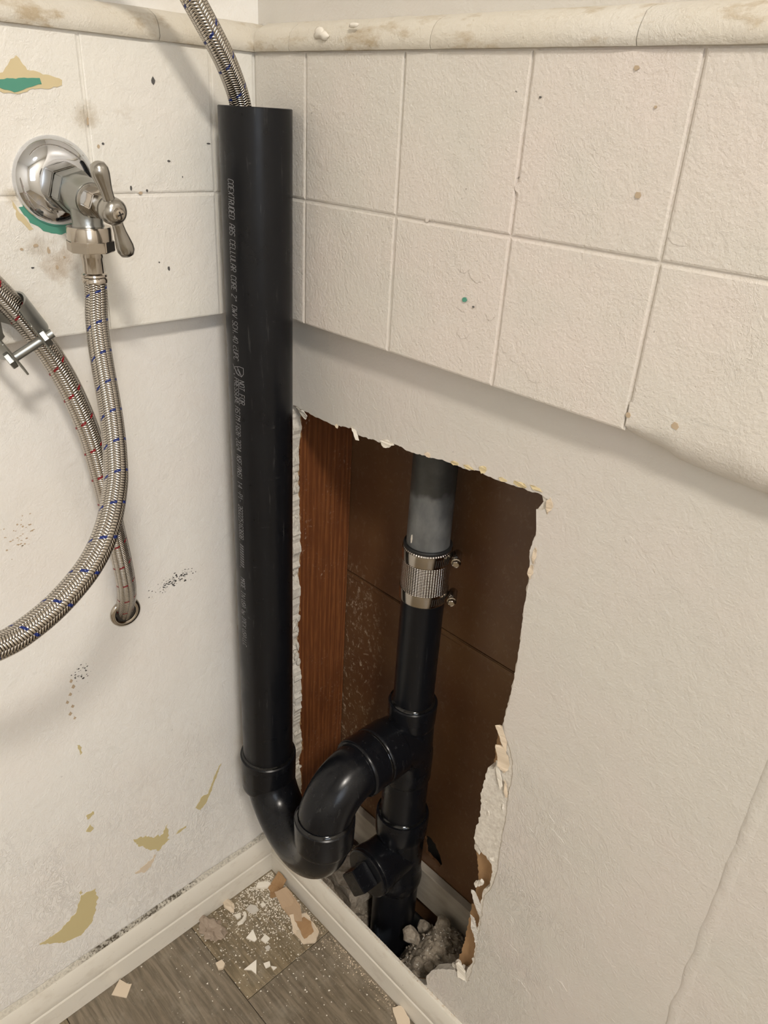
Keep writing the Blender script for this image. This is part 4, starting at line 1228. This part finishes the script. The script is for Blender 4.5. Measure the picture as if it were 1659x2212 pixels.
for rr_ in (0, 90):
    o = mk('screw_slot', box((HX + 0.0106, -0.0022, -0.00045), (HX + 0.0115, 0.0022, 0.00045)), 'dark', hd)
    o.location = (0, 0, 0)
    bm = bmesh.new(); bm.from_mesh(o.data)
    bmesh.ops.rotate(bm, verts=bm.verts, cent=(HX, 0, 0), matrix=Matrix.Rotation(R(rr_ + 20), 3, 'X'))
    bm.to_mesh(o.data); bm.free()

# ================================================================== BRAIDED HOSES
def hose(path_pts, r, mat, name, label, loc):
    e = empty(name, loc)
    tag(e, label, 'hose', 'braided steel supply hoses')
    pp = catmull(path_pts, 0.0028)
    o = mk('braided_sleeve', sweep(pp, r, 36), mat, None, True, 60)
    o.parent = e
    o.matrix_parent_inverse = Matrix.Translation(Vector(loc)).inverted()
    return e
# cold hose from the valve
NX, NY, NZ = 0.0695, -0.2062, 0.9345
ha_pts = [(NX, NY, 0.8965), (NX + 0.0022, NY - 0.0014, 0.8860), (0.0790, -0.2127, 0.8710), (0.0905, -0.2183, 0.8555), (0.1058, -0.2244, 0.8392), (0.1239, -0.2314, 0.8239), (0.1423, -0.2392, 0.8096), (0.1617, -0.2486, 0.7951), (0.1801, -0.2595, 0.7817), (0.2027, -0.2786, 0.7651), (0.2159, -0.2987, 0.7501), (0.2264, -0.3249, 0.7382), (0.2332, -0.3487, 0.732), (0.2376, -0.3666, 0.7313), (0.2454, -0.398, 0.7372), (0.2478, -0.4281, 0.7455), (0.2400, -0.4700, 0.7700), (0.2150, -0.5100, 0.8100)]
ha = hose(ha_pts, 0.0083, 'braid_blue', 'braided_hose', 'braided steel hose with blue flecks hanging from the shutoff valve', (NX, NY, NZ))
hn = mk('coupling_nut', lathe([(0.0, 0.0010), (0.0155, 0.0010), (0.0160, -0.0002), (0.0160, -0.0085), (0.0, -0.0085)], (0, 0, 0), (0, 0, 1), 40), 'nickel_b', ha, True, 35)
bm = hexprism(0.0172, -0.0165, -0.0082, ax='z', ph=R(12), n=8)
mk('nut_flange', bm, 'nickel_b', hn, True, 30)
mk('crimp_sleeve', lathe([(0.0, -0.0150), (0.0085, -0.0160), (0.0078, -0.0180), (0.0082, -0.0200), (0.0076, -0.0215), (0.0076, -0.0320), (0.0092, -0.0330), (0.0094, -0.0345), (0.0086, -0.0355), (0.0094, -0.0368), (0.0092, -0.0390), (0.0, -0.0392)], (0, 0, 0), (0, 0, 1), 36), 'nickel_b', ha, True, 40)
# hot hose running into the wall ring
hb_pts = [(0.0900, -0.3900, 0.9700), (0.0780, -0.3450, 0.9500), (0.0676, -0.3125, 0.9311), (0.0540, -0.2850, 0.9080), (0.0440, -0.2630, 0.8820), (0.0410, -0.2480, 0.8595), (0.0405, -0.2345, 0.8330), (0.0420, -0.2240, 0.8040), (0.0430, -0.2148, 0.767), (0.0429, -0.2087, 0.7235), (0.0385, -0.2020, 0.6745), (0.0300, -0.1935, 0.6180), (0.0165, -0.1870, 0.5770), (-0.0070, -0.1825, 0.5400)]
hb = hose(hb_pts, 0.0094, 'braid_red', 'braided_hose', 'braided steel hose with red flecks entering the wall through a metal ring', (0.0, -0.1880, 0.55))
ring = mk('wall_ring', lathe([(0.0108, 0.0), (0.0108, 0.0022), (0.0122, 0.0030), (0.0148, 0.0028), (0.0164, 0.0016), (0.0169, 0.0)], (0.0002, -0.1835, 0.5450), (1, 0, 0), 48, closed=True), 'nickel_b', None, True, 40)
mk('bore_shade_disc', lathe([(0.0, 0.0006), (0.0109, 0.0006)], (0.0002, -0.1835, 0.5450), (1, 0, 0), 32), 'dark', ring)  # flat dark disc painted in for the shade inside the ring
tag(ring, 'small round metal wall ring where the red-flecked hose enters the wall', 'escutcheon')
# discharge hose dropping into the standpipe
hc_pts = [(0.1500, -0.3500, 1.1850), (0.1150, -0.2800, 1.1820), (0.0900, -0.2100, 1.1650), (0.0820, -0.1600, 1.1340), (0.0800, -0.1270, 1.1010), (0.0795, -0.1120, 1.0820), (0.0770, -0.0970, 1.0640), (0.0700, -0.0813, 1.0478), (0.0615, -0.0660, 1.0280), (0.0600, -0.0600, 1.0080), (0.0620, -0.0560, 0.9800), (0.0640, -0.0535, 0.9350)]
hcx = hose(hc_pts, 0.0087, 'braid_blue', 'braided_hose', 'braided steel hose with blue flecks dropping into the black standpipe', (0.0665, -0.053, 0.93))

# ================================================================== ZINC CLAMP AROUND THE RED-FLECKED HOSE
h1 = (Vector((0.0405, -0.2345, 0.8330)) - Vector((0.0440, -0.2630, 0.8820))).normalized()     # hose direction
ctr = Vector((0.0425, -0.2540, 0.8680))
toc = (Vector((0.6406, -0.4674, 1.0185)) - ctr).normalized()
e3 = (toc - h1 * toc.dot(h1)).normalized()
e2 = e3.cross(h1).normalized()
clampE = empty('strap_clamp', ctr)
tag(clampE, 'zinc-plated strap clamp with a bolt, looped around the red-flecked hose', 'clamp')
def cl(a, b, c):
    return e2 * a + e3 * c + h1 * b
sgn = -1.0 if (e2.dot(Vector((0.69806549, 0.71388097, 0.055))) > 0) else 1.0
e2 = e2 * sgn            # e2 now points to picture-left
RC = 0.0210
CC = (0.0102, 0.0)
def strap(a0, a1, w0, w1, name):
    bm = bmesh.new()
    prev = None
    n = 26
    for i in range(n + 1):
        a = a0 + (a1 - a0) * i / n
        row = []
        for rr_, b in ((RC, w0), (RC + 0.0016, w0), (RC + 0.0016, w1), (RC, w1)):
            row.append(bm.verts.new(cl(CC[0] + rr_ * math.cos(a), b, CC[1] + rr_ * math.sin(a))))
        if prev:
            for j in range(4):
                bm.faces.new((prev[j], prev[(j + 1) % 4], row[(j + 1) % 4], row[j]))
        else:
            bm.faces.new(row)
        prev = row
    bm.faces.new(list(reversed(prev)))
    bmesh.ops.recalc_face_normals(bm, faces=bm.faces)
    o = mk(name, bm, 'zinc', None, True, 40)
    o.parent = clampE
    return o
strap(R(122), R(418), -0.015, 0.013, 'strap')
def obox(lo, hi, name, mat, parent=clampE):
    bm = bmesh.new()
    vv = [bm.verts.new(cl(a, b, c)) for c in (lo[2], hi[2]) for b in (lo[1], hi[1]) for a in (lo[0], hi[0])]
    for f in ((0, 2, 3, 1), (4, 5, 7, 6), (0, 1, 5, 4), (2, 6, 7, 3), (0, 4, 6, 2), (1, 3, 7, 5)):
        bm.faces.new([vv[i] for i in f])
    bmesh.ops.recalc_face_normals(bm, faces=bm.faces)
    bmesh.ops.bevel(bm, geom=bm.edges[:], offset=0.0005, segments=1, affect='EDGES')
    o = mk(name, bm, mat, None)
    o.parent = parent
    return o
xl, xr = CC[0] + RC * math.cos(R(58)), CC[0] + RC * math.cos(R(122))
obox((xr - 0.0016, -0.006, 0.0165), (xr, 0.0240, 0.0300), 'ear', 'zinc')
obox((xl, -0.006, 0.0165), (xl + 0.0016, 0.0240, 0.0300), 'ear', 'zinc')
bx0 = cl(xr - 0.010, 0.010, 0.0235)
bdir = e2
bt = mk('bolt', lathe([(0.0, 0.0), (0.0034, 0.0), (0.0034, xl - xr + 0.014), (0.0, xl - xr + 0.014)], bx0, bdir, 16), 'zinc', None, True, 40)
bt.parent = clampE
for off, nm in ((0.0042, 'nut'), (xl - xr + 0.0120, 'bolt_head')):
    o = mk(nm, lathe([(0.0, 0.0), (0.0064, 0.0), (0.0067, 0.0006), (0.0067, 0.0038), (0.0062, 0.0043), (0.0, 0.0043)], bx0 + bdir * off, bdir, 6), 'zinc', None)
    o.parent = bt

# ================================================================== RUBBLE IN THE CAVITY
bm = bmesh.new()
nx, ny = 170, 52
grid = []
for i in range(nx + 1):
    col = []
    for j in range(ny + 1):
        x = 0.036 + (0.404 - 0.036) * i / nx
        y = 0.0132 + (0.0890 - 0.0132) * j / ny
        z = 0.004
        z += 0.074 * math.exp(-((x - 0.292) / 0.062) ** 2 - ((y - 0.060) / 0.055) ** 2)
        z += 0.050 * math.exp(-((x - 0.108) / 0.050) ** 2 - ((y - 0.060) / 0.060) ** 2)
        d = math.hypot(x - K.x, y - K.y)
        z -= 0.060 * math.exp(-((d - 0.012) / 0.034) ** 2) if d > 0.012 else 0.060
        z -= 0.030 * math.exp(-((x - 0.215) / 0.030) ** 2 - ((y - 0.020) / 0.022) ** 2)
        v3 = Vector((x, y, 0.3))
        z += 0.008 * mnoise.noise(v3 * 55) + 0.0055 * mnoise.noise(v3 * 130) + 0.0030 * mnoise.noise(v3 * 300) + 0.0012 * mnoise.noise(v3 * 700)
        col.append(bm.verts.new((x, y, max(z, -0.028))))
    grid.append(col)
for i in range(nx):
    for j in range(ny):
        if math.hypot(grid[i][j].co.x - K.x, grid[i][j].co.y - K.y) > 0.0325:
            bm.faces.new((grid[i][j], grid[i + 1][j], grid[i + 1][j + 1], grid[i][j + 1]))
grid_z = [[v.co.z for v in c] for c in grid]
for v in [v for v in bm.verts if not v.link_faces]:
    bm.verts.remove(v)
bmesh.ops.recalc_face_normals(bm, faces=bm.faces)
tag(mk('rubble', bm, 'rubble', None, True, 50), 'grey crumbled concrete and dust filling the bottom of the hole', 'rubble', kind='stuff')
GR = 'loose lumps of concrete in the hole'
def chunk(c, s, seed, label, mat='chunk', rot=0.0):
    o = mk('concrete_chunk', rock(s, seed, 2, 0.42), mat, None)
    o.location = c
    o.rotation_euler = (0, 0, rot)
    return tag(o, label, 'rubble lump', GR)
# the squared block left of the pipe
bm = box((-0.030, -0.020, -0.024), (0.030, 0.020, 0.016), 0.0)
bmesh.ops.subdivide_edges(bm, edges=bm.edges[:], cuts=4, use_grid_fill=True)
for v in bm.verts:
    v.co += Vector((mnoise.noise(v.co * 60), mnoise.noise(v.co * 60 + Vector((5, 0, 0))), mnoise.noise(v.co * 60 + Vector((0, 7, 0))))) * 0.0042
o = mk('concrete_chunk', bm, 'chunk', None)
o.location = (0.128, 0.040, 0.050)
o.rotation_euler = (R(4), R(-7), R(-6))
tag(o, 'large squared lump of concrete beside the black pipe behind the skirting board', 'rubble lump', GR)
chunk((0.2480, 0.0420, 0.0560), (0.0135, 0.011, 0.0120), 4, 'pale rounded concrete lump right beside the foot of the black pipe')
chunk((0.2750, 0.0740, 0.0760), (0.0110, 0.010, 0.0080), 7, 'concrete lump on top of the rubble heap near the back board')
chunk((0.3150, 0.0500, 0.0700), (0.0090, 0.008, 0.0070), 9, 'small concrete lump on the right slope of the rubble heap')
chunk((0.2950, 0.0280, 0.0560), (0.0080, 0.007, 0.0060), 12, 'small concrete lump on the front slope of the rubble heap')
chunk((0.3320, 0.0700, 0.0560), (0.0120, 0.010, 0.0090), 15, 'dark concrete lump deep in the right end of the rubble', 'rubble')
chunk((0.0900, 0.0450, 0.0540), (0.0100, 0.009, 0.0080), 18, 'concrete lump under the trap bend behind the skirting board')
chunk((0.1620, 0.0280, 0.0060), (0.0100, 0.009, 0.0080), 21, 'concrete lump wedged low between squared block and black pipe')
chunk((0.2420, 0.0780, 0.0280), (0.0100, 0.008, 0.0120), 24, 'concrete lump just behind the foot of the black pipe')
# white crumbs lying on the rubble
bm = bmesh.new()
rr = random.Random(12)
for i in range(240):
    gx = rr.choice((rr.gauss(0.300, 0.035), rr.gauss(0.105, 0.030)))
    gy = rr.uniform(0.018, 0.085)
    if not (0.05 < gx < 0.39) or math.hypot(gx - K.x, gy - K.y) < 0.036:
        continue
    ii = min(nx, max(0, round((gx - 0.036) / 0.368 * nx)))
    jj = min(ny, max(0, round((gy - 0.0132) / 0.0758 * ny)))
    z = grid_z[ii][jj] + 0.0006
    s = rr.uniform(0.0008, 0.0026)
    a = [bm.verts.new((gx + rr.uniform(-s, s), gy + rr.uniform(-s, s), z + rr.uniform(0, s))) for _ in range(4)]
    for f in ((0, 1, 2), (0, 1, 3), (0, 2, 3), (1, 2, 3)):
        bm.faces.new([a[q] for q in f])
bp = bmesh.new()
for i in range(200):
    gx = rr.choice((rr.gauss(0.295, 0.038), rr.gauss(0.105, 0.030)))
    gy = rr.uniform(0.018, 0.085)
    if not (0.05 < gx < 0.39) or math.hypot(gx - K.x, gy - K.y) < 0.040:
        continue
    ii = min(nx, max(0, round((gx - 0.036) / 0.368 * nx)))
    jj = min(ny, max(0, round((gy - 0.0132) / 0.0758 * ny)))
    s = rr.uniform(0.0012, 0.0042)
    b2 = rock((s, s * rr.uniform(0.6, 1.0), s * rr.uniform(0.5, 0.9)), i + 400, 1, 0.6)
    mp = {v: bp.verts.new(v.co + Vector((gx, gy, grid_z[ii][jj] + s * 0.35))) for v in b2.verts}
    for f in b2.faces:
        bp.faces.new([mp[v] for v in f.verts])
    b2.free()
tag(mk('rubble_pebbles', bp, 'chunk'), 'small concrete pebbles strewn over the rubble heap in the hole', 'pebbles', kind='stuff')
tag(mk('plaster_crumbs', bm, 'chip_grey'), 'pale plaster crumbs scattered over the rubble in the hole', 'crumbs', kind='stuff')

# ================================================================== DEBRIS ON THE FLOOR
def chip(poly, loc, mat, label, cat='plaster chip', th=0.0022, tilt=(0, 0, 0), name='plaster_chip', group='plaster chips on the floor', dome=0.0):
    bm = prism(poly, lambda u, v: (u, v, 0), (0, 0, th))
    if dome:
        for v in bm.verts:
            v.co.z += dome * (v.co.x ** 2) * 60
    o = mk(name, bm, mat)
    o.location = (loc[0], loc[1], loc[2] if len(loc) > 2 else 0.0002)
    o.rotation_euler = tilt
    return tag(o, label, cat, group)
C8 = math.cos
chip([(-0.008, -0.004), (0.0, -0.0065), (0.0075, -0.003), (0.009, 0.003), (0.002, 0.0065), (-0.006, 0.005)], (0.0452, -0.0710), 'chip_grey', 'pale grey rounded plaster flake in the dusty corner', tilt=(0, 0, 0.4))
chip([(-0.011, -0.004), (0.006, -0.005), (0.011, 0.0), (0.007, 0.004), (-0.008, 0.004)], (0.0250, -0.0365), 'chip', 'white oblong plaster chip tight in the corner by the skirting', tilt=(0.1, 0, 0.95), th=0.004)
chip([(-0.0095, 0.000), (-0.006, 0.0035), (0.001, 0.0045), (0.0075, 0.0025), (0.0115, -0.003), (0.0085, -0.0035), (0.004, 0.0), (-0.002, 0.001), (-0.007, -0.003)], (0.0481, -0.0889), 'chip', 'white crescent plaster chip curling below the grey flake', tilt=(0.15, 0, -1.0), th=0.004)
chip([(-0.004, -0.0035), (0.004, -0.0040), (0.0048, 0.002), (-0.001, 0.005)], (0.0400, -0.0920), 'chip', 'small white plaster bit touching the crescent chip', th=0.003)
chip([(-0.0070, -0.0045), (0.0060, -0.0050), (0.0075, -0.001), (-0.003, 0.0085)], (0.0792, -0.0953), 'chip', 'white pointed plaster chip left of the small square chip', tilt=(0.2, 0.1, 0.5), th=0.004)
chip([(-0.0045, -0.004), (0.0045, -0.0045), (0.0050, 0.004), (-0.004, 0.0048)], (0.0939, -0.0841), 'chip', 'small white square plaster chip on the plank', tilt=(0, 0.1, 0.3), th=0.003)
chip([(-0.0095, -0.0050), (0.0, -0.0030), (0.0085, -0.0062), (0.002, 0.0105)], (0.1146, -0.1207), 'chip', 'bright white triangular plaster chip alone on the plank', tilt=(0.22, 0.0, 0.55), th=0.0035)
chip([(-0.0060, -0.004), (0.003, -0.0055), (0.0062, 0.0), (0.003, 0.005), (-0.004, 0.0048)], (0.0838, -0.1497), 'chip_tan', 'cream plaster crumb beside the plank seam', tilt=(0.1, 0.1, 0), th=0.005)
chip([(-0.010, -0.0095), (0.010, -0.0085), (0.0085, 0.0085), (0.004, 0.007), (-0.009, 0.0098)], (0.0250, -0.2598, 0.0004), 'chip_tan', 'beige square of torn board alone near the left skirting', tilt=(0.12, 0.05, 0.6), th=0.0022)
chip([(-0.004, -0.003), (0.003, -0.0045), (0.005, 0.002), (0.0, 0.0046)], (0.1240, -0.1030), 'chip', 'small white plaster bit above the triangular chip', tilt=(0.2, 0, 0), th=0.003)
chip([(-0.0035, -0.002), (0.003, -0.003), (0.003, 0.003)], (0.1330, -0.0990), 'chip', 'tiny white plaster sliver beside the small bit', th=0.002)
chip([(-0.003, -0.0025), (0.003, -0.003), (0.0025, 0.003), (-0.002, 0.003)], (0.1060, -0.0890), 'chip_grey', 'tiny grey plaster bit below the square chip', th=0.002)
chip([(-0.003, -0.0025), (0.003, -0.003), (0.0025, 0.003), (-0.002, 0.003)], (0.0500, -0.0560), 'chip', 'tiny white plaster bit above the grey flake', th=0.003)
chip(jag([(-0.016, -0.006), (0.006, -0.009), (0.018, 0.001), (0.006, 0.008), (-0.012, 0.006)], 0.004, 0.0014, 61, True), (0.2960, -0.0185), 'chip_tan', 'cream plaster chunk against the right skirting near the frame edge', tilt=(0.15, 0, -0.3), th=0.006)
# brown paper scraps along the right skirting
SG = 'torn brown paper scraps by the right skirting'
def scrap(poly, loc, rot, label, mat='tan', bend=18.0, th=0.0006):
    bm = prism(jag(poly, 0.004, 0.0009, 5, True), lambda u, v: (u, v, 0), (0, 0, th))
    bmesh.ops.triangulate(bm, faces=bm.faces[:])
    bmesh.ops.subdivide_edges(bm, edges=bm.edges[:], cuts=1)
    for v in bm.verts:
        v.co.z += bend * v.co.x ** 2 + 0.0012 * mnoise.noise(v.co * 90)
    o = mk('paper_scrap', bm, mat, None)
    o.location = loc
    o.rotation_euler = rot
    return tag(o, label, 'paper scrap', SG)
scrap([(-0.010, -0.012), (0.010, -0.014), (0.012, 0.010), (-0.006, 0.012)], (0.0390, -0.0185, 0.0090), (R(58), 0, R(8)), 'brown paper scrap standing in the corner against the skirting', 'torn', 10)
scrap([(-0.014, -0.007), (0.010, -0.010), (0.014, 0.006), (-0.004, 0.010)], (0.0440, -0.0290, 0.0015), (R(8), R(-6), R(-20)), 'small brown paper scrap lying flat in the corner', 'torn', 14)
scrap([(-0.030, -0.008), (-0.006, -0.013), (0.022, -0.010), (0.034, 0.002), (0.012, 0.011), (-0.022, 0.010)], (0.0800, -0.0290, 0.0090), (R(38), R(3), R(-6)), 'long tan paper scrap leaning on the right skirting board', 'tan', 5)
sc2 = scrap([(-0.026, -0.010), (-0.004, -0.016), (0.020, -0.012), (0.030, 0.002), (0.018, 0.014), (-0.016, 0.012)], (0.1190, -0.0345, 0.0030), (R(10), 0, R(-12)), 'cream plaster scrap with a bare brown centre near the right skirting', 'chip_tan', 6, 0.0030)
bm = prism(jag([(-0.014, -0.007), (0.016, -0.008), (0.020, 0.006), (0.0, 0.011), (-0.012, 0.006)], 0.004, 0.001, 8, True), lambda u, v: (u, v, 0), (0, 0, 0.0005))
cc = mk('bare_paper', bm, 'torn', sc2)
cc.location = (0, 0, 0.0050)
tag(mk('paper_wad', rock((0.017, 0.011, 0.0060), 33, 4, 0.9), NT('crumpled_pinkish_paper').out((0.34, 0.27, 0.21), 0.85)), 'crumpled pinkish-brown wad of paper near the left skirting', 'paper scrap').location = (0.0340, -0.1310, 0.0040)
tag(mk('paper_wad', rock((0.012, 0.006, 0.0040), 37, 2, 0.5), 'chip_tan'), 'small tan paper crumb against the left skirting board', 'paper scrap').location = (0.0190, -0.0930, 0.0030)

# plaster dust and crumbs
def dust(name, label, mat, n, sampler, smin, smax, seed):
    r = random.Random(seed)
    vts, fcs = [], []
    for i in range(n):
        x, y = sampler(r)
        if x < 0.0125 or y > -0.0125 or y < -0.45:
            continue
        s = smin + (smax - smin) * r.random() ** 4
        b = len(vts)
        a0 = r.uniform(0, 6.28)
        for q in range(3):
            a = a0 + q * 2.094
            vts.append((x + math.cos(a) * s * r.uniform(0.6, 1.3), y + math.sin(a) * s * r.uniform(0.6, 1.3), 0.0))
        vts.append((x, y, s * r.uniform(0.5, 1.1)))
        fcs += [(b, b + 1, b + 3), (b + 1, b + 2, b + 3), (b + 2, b, b + 3)]
    me = bpy.data.meshes.new(name)
    me.from_pydata(vts, [], fcs)
    me.materials.append(M[mat])
    o = bpy.data.objects.new(name, me)
    COL.objects.link(o)
    return tag(o, label, 'dust', kind='stuff')
def s_corner(r):
    if r.random() < 0.75:
        return 0.012 + abs(r.gauss(0, 0.048)), -0.012 - abs(r.gauss(0, 0.050))
    return 0.012 + abs(r.gauss(0, 0.10)), -0.012 - abs(r.gauss(0, 0.09))
dust('plaster_dust', 'white plaster dust and crumbs strewn over the floor corner', 'chip', 6500, s_corner, 0.00018, 0.0017, 1)
def s_right(r):
    return r.uniform(0.05, 0.60), -0.0115 - abs(r.gauss(0, 0.0075))
dust('wall_crumbs', 'brown and cream crumbs in a line along the right skirting', 'chip_tan', 1800, s_right, 0.0003, 0.0015, 2)
def s_wide(r):
    return r.uniform(0.02, 0.5), -r.uniform(0.02, 0.40)
dust('floor_specks', 'sparse pale specks scattered across the floor planks', 'chip_grey', 260, s_wide, 0.0003, 0.0014, 3)
# crumbs on top of the right skirting board, below the hole
bm = bmesh.new()
rr = random.Random(8)
for i in range(420):
    x = rr.uniform(0.06, 0.36)
    y = -rr.uniform(0.0003, 0.0042)
    s = rr.uniform(0.0003, 0.0012)
    a = [bm.verts.new((x + rr.uniform(-s, s), min(-0.0001, y + rr.uniform(-s, s)), 0.0701 + rr.uniform(0, s))) for _ in range(4)]
    for f in ((0, 1, 2), (0, 1, 3), (0, 2, 3), (1, 2, 3)):
        bm.faces.new([a[q] for q in f])
tag(mk('ledge_dust', bm, 'chip_tan'), 'plaster crumbs lying on top of the right skirting board', 'dust', kind='stuff')
